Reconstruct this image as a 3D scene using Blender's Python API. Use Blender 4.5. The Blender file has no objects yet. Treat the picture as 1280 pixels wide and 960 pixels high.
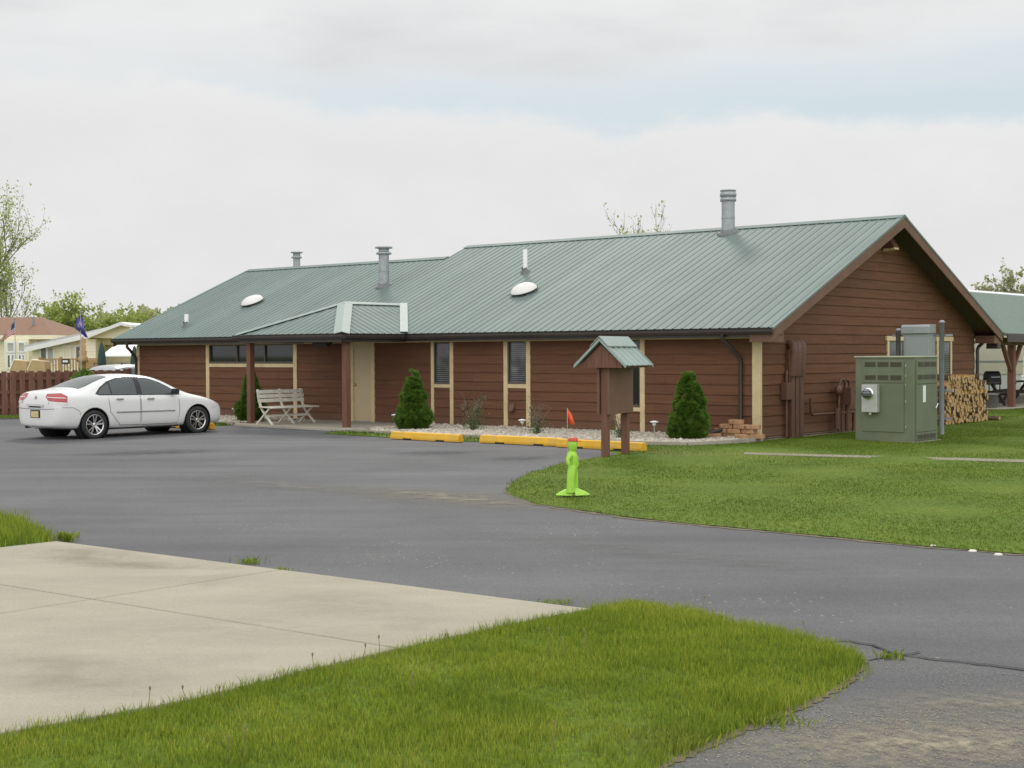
import bpy, bmesh, math, random
import numpy as np
from mathutils import Vector, Matrix, geometry
from mathutils.bvhtree import BVHTree
R = math.radians
rnd = random.Random(7)
nrng = np.random.default_rng(11)
scene = bpy.context.scene
COL = scene.collection
FOC, PITCH, ROLL, CAMH = 1750.2, 0.02198, -0.0045, 1.8     # focal length in px of a 1280 px wide frame
TH = 0.87169                                                # heading of the gable wall
CX, CY = 5.0847, 28.6885                                    # near right corner of the lodge
DS = Vector((-math.sin(TH), math.cos(TH), 0)); DW = Vector((math.cos(TH), math.sin(TH), 0))

def G(u, v, z=0.0):
    """ground point seen at a pixel of the 1280x960 photograph"""
    c, s = math.cos(ROLL), math.sin(ROLL)
    a, b = u - 640, v - 480
    X = c*a + s*b; Y = s*a - c*b
    d = (X/FOC, math.cos(PITCH) + Y/FOC*math.sin(PITCH), -math.sin(PITCH) + Y/FOC*math.cos(PITCH))
    t = (z - CAMH)/d[2]
    return Vector((d[0]*t, d[1]*t, z))
def P(u, v, Y):
    """point at distance Y in front of the camera"""
    c, s = math.cos(ROLL), math.sin(ROLL)
    a, b = u - 640, v - 480
    X = c*a + s*b; YY = s*a - c*b
    d = (X/FOC, math.cos(PITCH) + YY/FOC*math.sin(PITCH), -math.sin(PITCH) + YY/FOC*math.cos(PITCH))
    t = Y/d[1]
    return Vector((d[0]*t, Y, CAMH + d[2]*t))
def SW(s, w, z=0.0):
    return Vector((CX, CY, z)) + DS*s + DW*w

# ------------------------------------------------------------------ materials
def nodes_of(name):
    m = bpy.data.materials.new(name); m.use_nodes = True
    nt = m.node_tree; b = nt.nodes['Principled BSDF']
    return m, nt, b
def mk(nt, typ, **kw):
    n = nt.nodes.new(typ)
    for k, v in kw.items():
        if k in n.inputs.keys(): n.inputs[k].default_value = v
        else: setattr(n, k, v)
    return n
def ramp(nt, stops):
    n = nt.nodes.new('ShaderNodeValToRGB'); e = n.color_ramp.elements
    while len(e) < len(stops): e.new(0.5)
    for i, (p, c) in enumerate(stops):
        e[i].position = p; e[i].color = (c[0], c[1], c[2], 1) if not isinstance(c, (int, float)) else (c, c, c, 1)
    return n
def mat(name, col, rough=0.6, var=0.0, scale=6.0, metal=0.0, bump=0.0, bscale=40.0, spec=0.5, stretch=(1, 1, 1), coat=0.0, dirt=None, dscale=1.5):
    m, nt, b = nodes_of(name); L = nt.links
    b.inputs['Roughness'].default_value = rough; b.inputs['Metallic'].default_value = metal
    b.inputs['Specular IOR Level'].default_value = spec; b.inputs['Coat Weight'].default_value = coat
    b.inputs['Coat Roughness'].default_value = 0.05
    c4 = (*col, 1)
    tc = mk(nt, 'ShaderNodeTexCoord'); mp = mk(nt, 'ShaderNodeMapping'); mp.inputs['Scale'].default_value = stretch
    L.new(tc.outputs['Object'], mp.inputs['Vector'])
    out = None
    if var > 0:
        n = mk(nt, 'ShaderNodeTexNoise', Scale=scale, Detail=5.0, Roughness=0.6); L.new(mp.outputs[0], n.inputs['Vector'])
        r = ramp(nt, [(0.3, tuple(max(0, x*(1-var)) for x in col)), (0.7, tuple(min(1, x*(1+var)) for x in col))])
        L.new(n.outputs['Fac'], r.inputs[0]); out = r.outputs[0]
    if dirt:
        n2 = mk(nt, 'ShaderNodeTexNoise', Scale=dscale, Detail=6.0, Roughness=0.65); L.new(mp.outputs[0], n2.inputs['Vector'])
        r2 = ramp(nt, [(0.48, 0.0), (0.72, 0.8)]); L.new(n2.outputs['Fac'], r2.inputs[0])
        mx = mk(nt, 'ShaderNodeMix', data_type='RGBA'); L.new(r2.outputs[0], mx.inputs[0])
        if out: L.new(out, mx.inputs[6])
        else: mx.inputs[6].default_value = c4
        mx.inputs[7].default_value = (*dirt, 1); out = mx.outputs[2]
    if out: L.new(out, b.inputs['Base Color'])
    else: b.inputs['Base Color'].default_value = c4
    if bump > 0:
        n3 = mk(nt, 'ShaderNodeTexNoise', Scale=bscale, Detail=4.0); L.new(mp.outputs[0], n3.inputs['Vector'])
        bp = mk(nt, 'ShaderNodeBump', Strength=bump, Distance=0.02); L.new(n3.outputs['Fac'], bp.inputs['Height']); L.new(bp.outputs[0], b.inputs['Normal'])
    return m

def siding_mat(name, a, bcol, c):
    """stained boards: long grain streaks, weathered patches, each course a little different"""
    m, nt, b = nodes_of(name); L = nt.links
    tc = mk(nt, 'ShaderNodeTexCoord'); mp = mk(nt, 'ShaderNodeMapping'); mp.inputs['Scale'].default_value = (0.7, 0.7, 9)
    L.new(tc.outputs['Object'], mp.inputs[0])
    n = mk(nt, 'ShaderNodeTexNoise', Scale=1.6, Detail=6.0, Roughness=0.6); L.new(mp.outputs[0], n.inputs['Vector'])
    r = ramp(nt, [(0.3, a), (0.52, bcol), (0.75, c)]); L.new(n.outputs['Fac'], r.inputs[0])
    mp2 = mk(nt, 'ShaderNodeMapping'); mp2.inputs['Scale'].default_value = (5, 5, 90); L.new(tc.outputs['Object'], mp2.inputs[0])
    n2 = mk(nt, 'ShaderNodeTexNoise', Scale=1.0, Detail=3.0); L.new(mp2.outputs[0], n2.inputs['Vector'])
    r2 = ramp(nt, [(0.3, 0.88), (0.7, 1.06)]); L.new(n2.outputs['Fac'], r2.inputs[0])
    mx = mk(nt, 'ShaderNodeMix', data_type='RGBA', blend_type='MULTIPLY'); mx.inputs[0].default_value = 1
    L.new(r.outputs[0], mx.inputs[6]); L.new(r2.outputs[0], mx.inputs[7])
    ge = mk(nt, 'ShaderNodeNewGeometry'); ri = ramp(nt, [(0.0, (.92, .93, .94)), (0.5, (1, 1, 1)), (1.0, (1.08, 1.06, 1.04))]); L.new(ge.outputs['Random Per Island'], ri.inputs[0])
    mi = mk(nt, 'ShaderNodeMix', data_type='RGBA', blend_type='MULTIPLY'); mi.inputs[0].default_value = 1; mi.clamp_result = False; L.new(mx.outputs[2], mi.inputs[6]); L.new(ri.outputs[0], mi.inputs[7])
    # rain splash near the ground
    sz = mk(nt, 'ShaderNodeSeparateXYZ'); L.new(tc.outputs['Object'], sz.inputs[0]); na = mk(nt, 'ShaderNodeMath', operation='MULTIPLY_ADD'); L.new(n.outputs['Fac'], na.inputs[0]); na.inputs[1].default_value = .5; L.new(sz.outputs[2], na.inputs[2])
    mr = mk(nt, 'ShaderNodeMapRange'); L.new(na.outputs[0], mr.inputs[0]); mr.inputs[1].default_value = .62; mr.inputs[2].default_value = .25; mr.inputs[3].default_value = 0; mr.inputs[4].default_value = .35
    ms = mk(nt, 'ShaderNodeMix', data_type='RGBA'); L.new(mr.outputs[0], ms.inputs[0]); L.new(mi.outputs[2], ms.inputs[6]); ms.inputs[7].default_value = (.17, .13, .095, 1); L.new(ms.outputs[2], b.inputs['Base Color'])
    b.inputs['Roughness'].default_value = 0.75; b.inputs['Specular IOR Level'].default_value = 0.25
    bp = mk(nt, 'ShaderNodeBump', Strength=0.15, Distance=0.01); L.new(n2.outputs['Fac'], bp.inputs['Height']); L.new(bp.outputs[0], b.inputs['Normal'])
    return m

M = {}
M['siding'] = siding_mat('stained_siding', (0.130, 0.058, 0.031), (0.156, 0.071, 0.038), (0.177, 0.084, 0.047))
M['brown_trim'] = mat('brown_trim', (0.16, 0.083, 0.052), 0.65, 0.15, 3.0)
M['post_brown'] = mat('post_brown', (0.165, 0.072, 0.044), 0.7, 0.2, 4.0, stretch=(4, 4, .5))
M['fascia'] = mat('gutter_brown', (0.045, 0.034, 0.03), 0.42, 0.12, 2.0)
M['soffit'] = mat('soffit_brown', (0.08, 0.06, 0.05), 0.8)
M['tan'] = mat('tan_trim_paint', (0.66, 0.52, 0.30), 0.6, 0.08, 3.0, dirt=(0.5, 0.38, 0.2), dscale=2.5)
M['tan_door'] = mat('tan_door_paint', (0.56, 0.45, 0.28), 0.5, 0.05, 1.0)
M['window_frame'] = mat('window_frame_bronze', (0.09, 0.075, 0.055), 0.5)
M['cream'] = mat('cream_siding', (0.84, 0.78, 0.58), 0.6, 0.04, 2.0)
M['white'] = mat('white_paint', (0.80, 0.80, 0.78), 0.45, 0.04, 3.0)
M['bench_white'] = mat('weathered_white_paint', (0.74, 0.71, 0.62), 0.6, 0.1, 8.0, dirt=(0.5, 0.46, 0.36), dscale=6)
M['galv'] = mat('weathered_galvanised_metal', (0.36, 0.38, 0.39), 0.45, 0.15, 9.0, metal=0.4)
M['galv_dark'] = mat('dark_flashing', (0.16, 0.17, 0.17), 0.5, 0.2, 6.0, metal=0.3)
M['pvc'] = mat('white_vent_plastic', (0.72, 0.72, 0.70), 0.5)
M['dome'] = mat('skylight_acrylic', (0.74, 0.72, 0.68), 0.25)
M['yellow'] = mat('yellow_kerb_paint', (0.72, 0.40, 0.02), 0.65, 0.12, 5.0, bump=0.2, dirt=(0.55, 0.36, 0.08), dscale=4)
M['black'] = mat('black_rubber', (0.015, 0.015, 0.016), 0.6)
M['tyre'] = mat('tyre_rubber', (0.025, 0.025, 0.026), 0.75, 0.2, 20)
M['chrome'] = mat('chrome', (0.80, 0.80, 0.82), 0.22, metal=1.0)
M['brass'] = mat('brass', (0.55, 0.40, 0.15), 0.3, metal=1.0)
M['dark'] = mat('dark_void', (0.012, 0.012, 0.012), 0.8)
M['car_paint'] = mat('white_car_paint', (0.78, 0.78, 0.76), 0.3, coat=1.0)
M['silver_paint'] = mat('silver_car_paint', (0.42, 0.43, 0.44), 0.3, metal=0.5, coat=1.0)
M['seam'] = mat('panel_gap', (0.10, 0.10, 0.10), 0.6); M['pillar'] = mat('black_pillar', (0.02, 0.02, 0.022), 0.3)
M['moulding'] = mat('grey_moulding', (0.28, 0.28, 0.27), 0.5)
M['tail_red'] = mat('tail_lamp_red', (0.40, 0.022, 0.025), 0.12, coat=1.0)
M['lamp_clear'] = mat('lamp_clear', (0.75, 0.72, 0.68), 0.1, coat=1.0)
M['plate'] = mat('licence_plate', (0.62, 0.52, 0.26), 0.4, 0.3, 30)
M['green_metal'] = mat('olive_green_enamel', (0.14, 0.163, 0.105), 0.5, 0.12, 1.6, dirt=(0.15, 0.15, 0.085), dscale=2.2)
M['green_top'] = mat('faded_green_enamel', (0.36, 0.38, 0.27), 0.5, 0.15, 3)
M['louvre'] = mat('louvre_dark', (0.065, 0.062, 0.030), 0.6)
M['cab_grey'] = mat('grey_cabinet_paint', (0.32, 0.35, 0.34), 0.42, 0.08, 2.0, metal=0.15)
M['pipe_grey'] = mat('galvanised_post', (0.33, 0.335, 0.38), 0.45, 0.12, 8, metal=0.1)
M['meter_grey'] = mat('meter_box_grey', (0.47, 0.48, 0.45), 0.4, 0.1, 9, metal=0.2)
M['pipe_brown'] = mat('brown_painted_pipe', (0.13, 0.06, 0.038), 0.55, 0.15, 6)
M['lime'] = mat('neon_green_plastic', (0.36, 0.66, 0.06), 0.45, 0.1, 12)
M['orange'] = mat('orange_flag_fabric', (0.90, 0.14, 0.05), 0.7)
M['cap_red'] = mat('red_cap_plastic', (0.55, 0.07, 0.03), 0.5)
M['steel_rod'] = mat('thin_steel_rod', (0.5, 0.48, 0.42), 0.4, metal=0.6)
M['bark'] = mat('log_bark', (0.12, 0.085, 0.055), 0.9, 0.4, 14, bump=0.6, stretch=(1, 1, .3))
M['wood_end'] = mat('cut_wood', (0.46, 0.31, 0.14), 0.8, 0.35, 9)
M['wood_split'] = mat('split_wood', (0.44, 0.26, 0.10), 0.8, 0.3, 9, stretch=(1, 1, .2))
M['deck_wood'] = mat('deck_lumber', (0.42, 0.27, 0.13), 0.8, 0.25, 4)
M['pale_lumber'] = mat('pale_lumber', (0.50, 0.36, 0.19), 0.8, 0.15, 4)
M['brown_fence'] = mat('brown_fence_stain', (0.17, 0.075, 0.05), 0.8, 0.28, 3, stretch=(5, 5, .5))
M['roof_brown'] = mat('brown_shingles', (0.22, 0.118, 0.068), 0.85, 0.2, 8)
M['roof_grey'] = mat('pale_grey_roof', (0.50, 0.49, 0.50), 0.6, 0.1, 3)
M['shingle_green'] = mat('green_shingles', (0.125, 0.172, 0.14), 0.85, 0.14, 5, bump=0.3, bscale=20)
M['brick_tan'] = mat('tan_block', (0.42, 0.24, 0.13), 0.85, 0.25, 10, bump=0.4)
M['curtain'] = mat('window_curtain', (0.46, 0.45, 0.40), 0.9, 0.1, 4)
M['dark_green_cloth'] = mat('dark_green_canvas', (0.03, 0.06, 0.055), 0.8)
M['pale_rv'] = mat('pale_trailer_skin', (0.74, 0.70, 0.56), 0.45, 0.05, 2)
M['white_rv'] = mat('white_trailer_skin', (0.78, 0.79, 0.79), 0.4, 0.03, 2)
M['table_dark'] = mat('dark_table_wood', (0.055, 0.04, 0.035), 0.7, 0.3, 5)
M['trunk'] = mat('tree_bark', (0.20, 0.18, 0.15), 0.9, 0.3, 10)
M['pole'] = mat('pole_metal', (0.35, 0.34, 0.32), 0.5, metal=0.4)
M['slate'] = mat('slate_cap', (0.2, 0.2, 0.2), 0.6)

def glass_mat(name, col, rough=0.03):
    m, nt, b = nodes_of(name)
    b.inputs['Base Color'].default_value = (*col, 1); b.inputs['Roughness'].default_value = rough
    b.inputs['IOR'].default_value = 1.5
    return m
M['glass'] = glass_mat('window_glass', (0.018, 0.02, 0.022))
M['glass_grey'] = glass_mat('blinds_behind_glass', (0.10, 0.105, 0.11), 0.05)
def blinds():
    nt = M['glass_grey'].node_tree; L = nt.links; b = nt.nodes['Principled BSDF']
    tc = mk(nt, 'ShaderNodeTexCoord'); w = mk(nt, 'ShaderNodeTexWave', Scale=6.5, bands_direction='Z'); L.new(tc.outputs['Object'], w.inputs['Vector'])
    n = mk(nt, 'ShaderNodeTexNoise', Scale=2.2, Detail=3.0); L.new(tc.outputs['Object'], n.inputs['Vector'])
    r = ramp(nt, [(0.2, (0.045, 0.048, 0.052)), (0.8, (0.15, 0.155, 0.16))]); r2 = ramp(nt, [(0.3, 0.5), (0.7, 1.5)]); L.new(w.outputs['Fac'], r.inputs[0]); L.new(n.outputs['Fac'], r2.inputs[0])
    mx = mk(nt, 'ShaderNodeMix', data_type='RGBA', blend_type='MULTIPLY'); mx.inputs[0].default_value = 1; L.new(r.outputs[0], mx.inputs[6]); L.new(r2.outputs[0], mx.inputs[7]); L.new(mx.outputs[2], b.inputs['Base Color'])
blinds()
M['car_glass'] = glass_mat('tinted_car_glass', (0.085, 0.10, 0.098))
M['far_glass'] = glass_mat('far_window_glass', (0.13, 0.12, 0.10), 0.1)

def metal_roof():
    m, nt, b = nodes_of('green_metal_roofing'); L = nt.links
    tc = mk(nt, 'ShaderNodeTexCoord')
    n = mk(nt, 'ShaderNodeTexNoise', Scale=0.5, Detail=6.0, Roughness=0.6); L.new(tc.outputs['Object'], n.inputs['Vector'])
    r = ramp(nt, [(0.3, (0.158, 0.206, 0.190)), (0.7, (0.186, 0.232, 0.216))]); L.new(n.outputs['Fac'], r.inputs[0])
    sx_ = mk(nt, 'ShaderNodeSeparateXYZ'); L.new(tc.outputs['Object'], sx_.inputs[0]); dv = mk(nt, 'ShaderNodeMath', operation='DIVIDE'); L.new(sx_.outputs[0], dv.inputs[0]); dv.inputs[1].default_value = .9144
    fl_ = mk(nt, 'ShaderNodeMath', operation='FLOOR'); L.new(dv.outputs[0], fl_.inputs[0]); wn = mk(nt, 'ShaderNodeTexWhiteNoise', noise_dimensions='1D'); L.new(fl_.outputs[0], wn.inputs['W']); rw = ramp(nt, [(0, .95), (1, 1.05)]); L.new(wn.outputs['Value'], rw.inputs[0])
    mp_ = mk(nt, 'ShaderNodeMapping'); mp_.inputs['Scale'].default_value = (2.6, .22, .22); L.new(tc.outputs['Object'], mp_.inputs[0]); ns = mk(nt, 'ShaderNodeTexNoise', Scale=1.0, Detail=6.0, Roughness=.65); L.new(mp_.outputs[0], ns.inputs['Vector']); rs = ramp(nt, [(.3, .90), (.7, 1.08)]); L.new(ns.outputs['Fac'], rs.inputs[0])
    m1 = mk(nt, 'ShaderNodeMix', data_type='RGBA', blend_type='MULTIPLY'); m1.inputs[0].default_value = 1; m1.clamp_result = False; L.new(r.outputs[0], m1.inputs[6]); L.new(rw.outputs[0], m1.inputs[7])
    m2_ = mk(nt, 'ShaderNodeMix', data_type='RGBA', blend_type='MULTIPLY'); m2_.inputs[0].default_value = 1; m2_.clamp_result = False; L.new(m1.outputs[2], m2_.inputs[6]); L.new(rs.outputs[0], m2_.inputs[7]); L.new(m2_.outputs[2], b.inputs['Base Color'])
    b.inputs['Roughness'].default_value = 0.65; b.inputs['Specular IOR Level'].default_value = 0.14
    return m
M['roof'] = metal_roof(); M['kiosk_roof'] = mat('weathered_green_metal_sky_sheen', (0.30, 0.37, 0.34), 0.5, 0.1, 4)  # kiosk metal: weathered, and lightened to carry the slope's sky reflection in its colour

def asphalt_mat(name, base, pale, rot, gravel=False):
    m, nt, b = nodes_of(name); L = nt.links
    tc = mk(nt, 'ShaderNodeTexCoord')
    mp = mk(nt, 'ShaderNodeMapping'); mp.inputs['Rotation'].default_value = (0, 0, rot); mp.inputs['Scale'].default_value = (0.10, 0.9, 1)
    L.new(tc.outputs['Object'], mp.inputs[0])
    n = mk(nt, 'ShaderNodeTexNoise', Scale=1.0, Detail=7.0, Roughness=0.62); L.new(mp.outputs[0], n.inputs['Vector'])
    r = ramp(nt, [(0.30, base), (0.70, pale)]); L.new(n.outputs['Fac'], r.inputs[0])
    n1 = mk(nt, 'ShaderNodeTexNoise', Scale=0.35, Detail=5.0, Roughness=0.6); L.new(tc.outputs['Object'], n1.inputs['Vector'])
    r1 = ramp(nt, [(0.30, 0.80), (0.70, 1.14)]); L.new(n1.outputs['Fac'], r1.inputs[0])
    mx0 = mk(nt, 'ShaderNodeMix', data_type='RGBA', blend_type='MULTIPLY'); mx0.inputs[0].default_value = 1
    L.new(r.outputs[0], mx0.inputs[6]); L.new(r1.outputs[0], mx0.inputs[7])
    n2 = mk(nt, 'ShaderNodeTexNoise', Scale=95.0 if not gravel else 60.0, Detail=3.0); L.new(tc.outputs['Object'], n2.inputs['Vector'])
    r2 = ramp(nt, [(0.33, 0.72), (0.68, 1.28)]); L.new(n2.outputs['Fac'], r2.inputs[0])
    mx = mk(nt, 'ShaderNodeMix', data_type='RGBA', blend_type='MULTIPLY'); mx.inputs[0].default_value = 1
    L.new(mx0.outputs[2], mx.inputs[6]); L.new(r2.outputs[0], mx.inputs[7])
    out = mx.outputs[2]
    # grit: sparse pale specks
    v = mk(nt, 'ShaderNodeTexVoronoi', Scale=26.0 if not gravel else 120.0); L.new(tc.outputs['Object'], v.inputs['Vector'])
    n3 = mk(nt, 'ShaderNodeTexNoise', Scale=0.55 if not gravel else 0.8, Detail=4.0); L.new(tc.outputs['Object'], n3.inputs['Vector'])
    if gravel:
        r3 = ramp(nt, [(0.42, 0.03), (0.66, 0.22)])
    else:
        r3 = ramp(nt, [(0.5, 0.0), (0.85, 0.14)])
    L.new(n3.outputs['Fac'], r3.inputs[0])
    sx = mk(nt, 'ShaderNodeSeparateColor'); L.new(v.outputs['Color'], sx.inputs[0])
    lt = mk(nt, 'ShaderNodeMath', operation='LESS_THAN'); L.new(sx.outputs[0], lt.inputs[0]); L.new(r3.outputs[0], lt.inputs[1])
    ds_ = mk(nt, 'ShaderNodeMath', operation='LESS_THAN'); L.new(v.outputs['Distance'], ds_.inputs[0]); ds_.inputs[1].default_value = 0.42 if gravel else 0.3
    ml = mk(nt, 'ShaderNodeMath', operation='MULTIPLY'); L.new(lt.outputs[0], ml.inputs[0]); L.new(ds_.outputs[0], ml.inputs[1])
    sc = mk(nt, 'ShaderNodeMath', operation='MULTIPLY'); L.new(ml.outputs[0], sc.inputs[0]); sc.inputs[1].default_value = 0.75
    mx2 = mk(nt, 'ShaderNodeMix', data_type='RGBA'); L.new(sc.outputs[0], mx2.inputs[0]); L.new(out, mx2.inputs[6]); mx2.inputs[7].default_value = (0.36, 0.31, 0.22, 1)
    out = mx2.outputs[2]
    L.new(out, b.inputs['Base Color'])
    b.inputs['Roughness'].default_value = 0.85; b.inputs['Specular IOR Level'].default_value = 0.3
    bp = mk(nt, 'ShaderNodeBump', Strength=0.35, Distance=0.01); L.new(n2.outputs['Fac'], bp.inputs['Height']); L.new(bp.outputs[0], b.inputs['Normal'])
    return m
ROADROT = -TH + math.pi/2
M['asphalt'] = asphalt_mat('worn_asphalt', (0.086, 0.088, 0.092), (0.135, 0.135, 0.138), ROADROT)
M['old_asphalt'] = asphalt_mat('old_gravelly_asphalt', (0.092, 0.094, 0.098), (0.142, 0.141, 0.139), 0.6, True)

def concrete_mat(name, a, bcol):
    m, nt, b = nodes_of(name); L = nt.links
    tc = mk(nt, 'ShaderNodeTexCoord')
    mp = mk(nt, 'ShaderNodeMapping'); mp.inputs['Rotation'].default_value = (0, 0, ROADROT); mp.inputs['Scale'].default_value = (0.5, 1.2, 1)
    L.new(tc.outputs['Object'], mp.inputs[0])
    n = mk(nt, 'ShaderNodeTexNoise', Scale=1.1, Detail=7.0, Roughness=0.6); L.new(mp.outputs[0], n.inputs['Vector'])
    r = ramp(nt, [(0.28, a), (0.72, bcol)]); L.new(n.outputs['Fac'], r.inputs[0])
    n2 = mk(nt, 'ShaderNodeTexNoise', Scale=60.0, Detail=3.0); L.new(tc.outputs['Object'], n2.inputs['Vector'])
    r2 = ramp(nt, [(0.3, 0.9), (0.7, 1.08)]); L.new(n2.outputs['Fac'], r2.inputs[0])
    mx = mk(nt, 'ShaderNodeMix', data_type='RGBA', blend_type='MULTIPLY'); mx.inputs[0].default_value = 1
    L.new(r.outputs[0], mx.inputs[6]); L.new(r2.outputs[0], mx.inputs[7])
    # a few dark stains
    n3 = mk(nt, 'ShaderNodeTexNoise', Scale=0.75, Detail=5.0, Distortion=0.6); L.new(tc.outputs['Object'], n3.inputs['Vector'])
    r3 = ramp(nt, [(0.60, 0.0), (0.76, 0.42)]); L.new(n3.outputs['Fac'], r3.inputs[0])
    mx2 = mk(nt, 'ShaderNodeMix', data_type='RGBA'); L.new(r3.outputs[0], mx2.inputs[0]); L.new(mx.outputs[2], mx2.inputs[6]); mx2.inputs[7].default_value = (a[0]*.62, a[1]*.62, a[2]*.62, 1)
    L.new(mx2.outputs[2], b.inputs['Base Color'])
    b.inputs['Roughness'].default_value = 0.85; b.inputs['Specular IOR Level'].default_value = 0.3
    bp = mk(nt, 'ShaderNodeBump', Strength=0.15, Distance=0.01); L.new(n2.outputs['Fac'], bp.inputs['Height']); L.new(bp.outputs[0], b.inputs['Normal'])
    return m
M['concrete'] = concrete_mat('tan_concrete', (0.295, 0.270, 0.205), (0.395, 0.362, 0.280))
M['concrete_grey'] = concrete_mat('grey_concrete', (0.34, 0.31, 0.25), (0.43, 0.39, 0.32))

def lawn_mat(name, dark, mid, pale, straw, blade=False, vary=1.0):
    m, nt, b = nodes_of(name); L = nt.links
    g = mk(nt, 'ShaderNodeNewGeometry')
    mp = mk(nt, 'ShaderNodeMapping'); mp.inputs['Scale'].default_value = (1, 1, 0.0); L.new(g.outputs['Position'], mp.inputs[0])
    n = mk(nt, 'ShaderNodeTexNoise', Scale=0.6, Detail=8.0, Roughness=0.7); L.new(mp.outputs[0], n.inputs['Vector'])
    r = ramp(nt, [(0.30, dark), (0.52, mid), (0.72, pale)]); L.new(n.outputs['Fac'], r.inputs[0])
    n2 = mk(nt, 'ShaderNodeTexNoise', Scale=(45.0 if blade else 16.0), Detail=6.0); L.new(mp.outputs[0], n2.inputs['Vector'])
    r2 = ramp(nt, [(0.3, 0.66), (0.7, 1.34)]); L.new(n2.outputs['Fac'], r2.inputs[0])
    mx = mk(nt, 'ShaderNodeMix', data_type='RGBA', blend_type='MULTIPLY'); mx.inputs[0].default_value = 1
    L.new(r.outputs[0], mx.inputs[6]); L.new(r2.outputs[0], mx.inputs[7])
    if blade:
        rr = ramp(nt, [(0.0, tuple(1-vary*q for q in (.38, .34, .3))), (0.5, (1, 1, 1)), (0.86, tuple(1+vary*q for q in (.25, .18, .1))), (0.93, tuple(1+vary*q for q in (.5, .15, .5))), (1.0, tuple(1+vary*q for q in (.7, .2, 1.0)))]); L.new(g.outputs['Random Per Island'], rr.inputs[0])
        mr = mk(nt, 'ShaderNodeMix', data_type='RGBA', blend_type='MULTIPLY'); mr.inputs[0].default_value = 1; mr.clamp_result = False
        L.new(mx.outputs[2], mr.inputs[6]); L.new(rr.outputs[0], mr.inputs[7]); mx = mr
    n3 = mk(nt, 'ShaderNodeTexNoise', Scale=0.23 if not blade else 0.45, Detail=6.0); L.new(mp.outputs[0], n3.inputs['Vector'])
    r3 = ramp(nt, [(0.57, 0.0), (0.75, 0.55)]); L.new(n3.outputs['Fac'], r3.inputs[0])
    mx2 = mk(nt, 'ShaderNodeMix', data_type='RGBA'); L.new(r3.outputs[0], mx2.inputs[0]); L.new(mx.outputs[2], mx2.inputs[6]); mx2.inputs[7].default_value = (*straw, 1)
    L.new(mx2.outputs[2], b.inputs['Base Color'])
    b.inputs['Roughness'].default_value = 0.9; b.inputs['Specular IOR Level'].default_value = 0.0 if blade else .1
    if blade:
        tr = mk(nt, 'ShaderNodeBsdfTranslucent'); L.new(mx2.outputs[2], tr.inputs[0])
        ms = mk(nt, 'ShaderNodeMixShader'); ms.inputs[0].default_value = 0.45
        L.new(b.outputs[0], ms.inputs[1]); L.new(tr.outputs[0], ms.inputs[2]); L.new(ms.outputs[0], nt.nodes['Material Output'].inputs[0])
    return m
M['lawn'] = lawn_mat('lawn_turf', (0.078, 0.125, 0.017), (0.102, 0.154, 0.019), (0.135, 0.180, 0.024), (0.21, 0.18, 0.07))
M['blade'] = lawn_mat('grass_blades', (0.150, 0.228, 0.028), (0.250, 0.325, 0.042), (0.345, 0.385, 0.062), (0.36, 0.33, 0.11), True)
M['mown'] = lawn_mat('mown_grass_blades', (0.082, 0.138, 0.020), (0.115, 0.174, 0.023), (0.158, 0.204, 0.030), (0.225, 0.195, 0.06), True, .35)
M['soil'] = mat('bare_soil_edge', (0.14, 0.115, 0.070), 0.95, 0.4, 8, bump=0.5)

def leaf_mat(name, a, c, scale=3.0, trans=0.35):
    m, nt, b = nodes_of(name); L = nt.links
    g = mk(nt, 'ShaderNodeNewGeometry')
    n = mk(nt, 'ShaderNodeTexNoise', Scale=scale, Detail=3.0); L.new(g.outputs['Position'], n.inputs['Vector'])
    r = ramp(nt, [(0.35, a), (0.68, c)]); L.new(n.outputs['Fac'], r.inputs[0])
    L.new(r.outputs[0], b.inputs['Base Color']); b.inputs['Roughness'].default_value = 0.6; b.inputs['Specular IOR Level'].default_value = 0.2
    tr = mk(nt, 'ShaderNodeBsdfTranslucent'); L.new(r.outputs[0], tr.inputs[0])
    ms = mk(nt, 'ShaderNodeMixShader'); ms.inputs[0].default_value = trans
    L.new(b.outputs[0], ms.inputs[1]); L.new(tr.outputs[0], ms.inputs[2]); L.new(ms.outputs[0], nt.nodes['Material Output'].inputs[0])
    return m
M['spruce'] = leaf_mat('spruce_needles', (0.080, 0.165, 0.024), (0.170, 0.285, 0.045), 7.0, 0.25)
M['spring_leaf'] = leaf_mat('spring_leaves', (0.27, 0.34, 0.07), (0.46, 0.52, 0.16), 1.2)
M['olive_leaf'] = leaf_mat('olive_young_leaves', (0.14, 0.17, 0.055), (0.24, 0.27, 0.09), 0.9)
M['rose_leaf'] = leaf_mat('shrub_leaves', (0.06, 0.10, 0.03), (0.16, 0.21, 0.08), 8.0)
M['wood_far'] = leaf_mat('far_wood_leaves', (0.28, 0.29, 0.15), (0.44, 0.46, 0.23), 0.15)
M['wood_far2'] = leaf_mat('far_wood_evergreen', (0.13, 0.17, 0.10), (0.25, 0.28, 0.15), 0.2)

def stone_mat():
    m, nt, b = nodes_of('river_stones'); L = nt.links
    g = mk(nt, 'ShaderNodeNewGeometry')
    r = ramp(nt, [(0.0, (0.30, 0.26, 0.20)), (0.3, (0.52, 0.47, 0.38)), (0.6, (0.42, 0.36, 0.28)), (0.85, (0.60, 0.57, 0.50)), (1.0, (0.25, 0.21, 0.18))])
    L.new(g.outputs['Random Per Island'], r.inputs[0]); L.new(r.outputs[0], b.inputs['Base Color'])
    b.inputs['Roughness'].default_value = 0.8
    return m
M['stone'] = stone_mat()
M['grit'] = mat('drive_grit', (0.33, 0.30, 0.235), 0.85, 0.35, 60)

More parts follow.
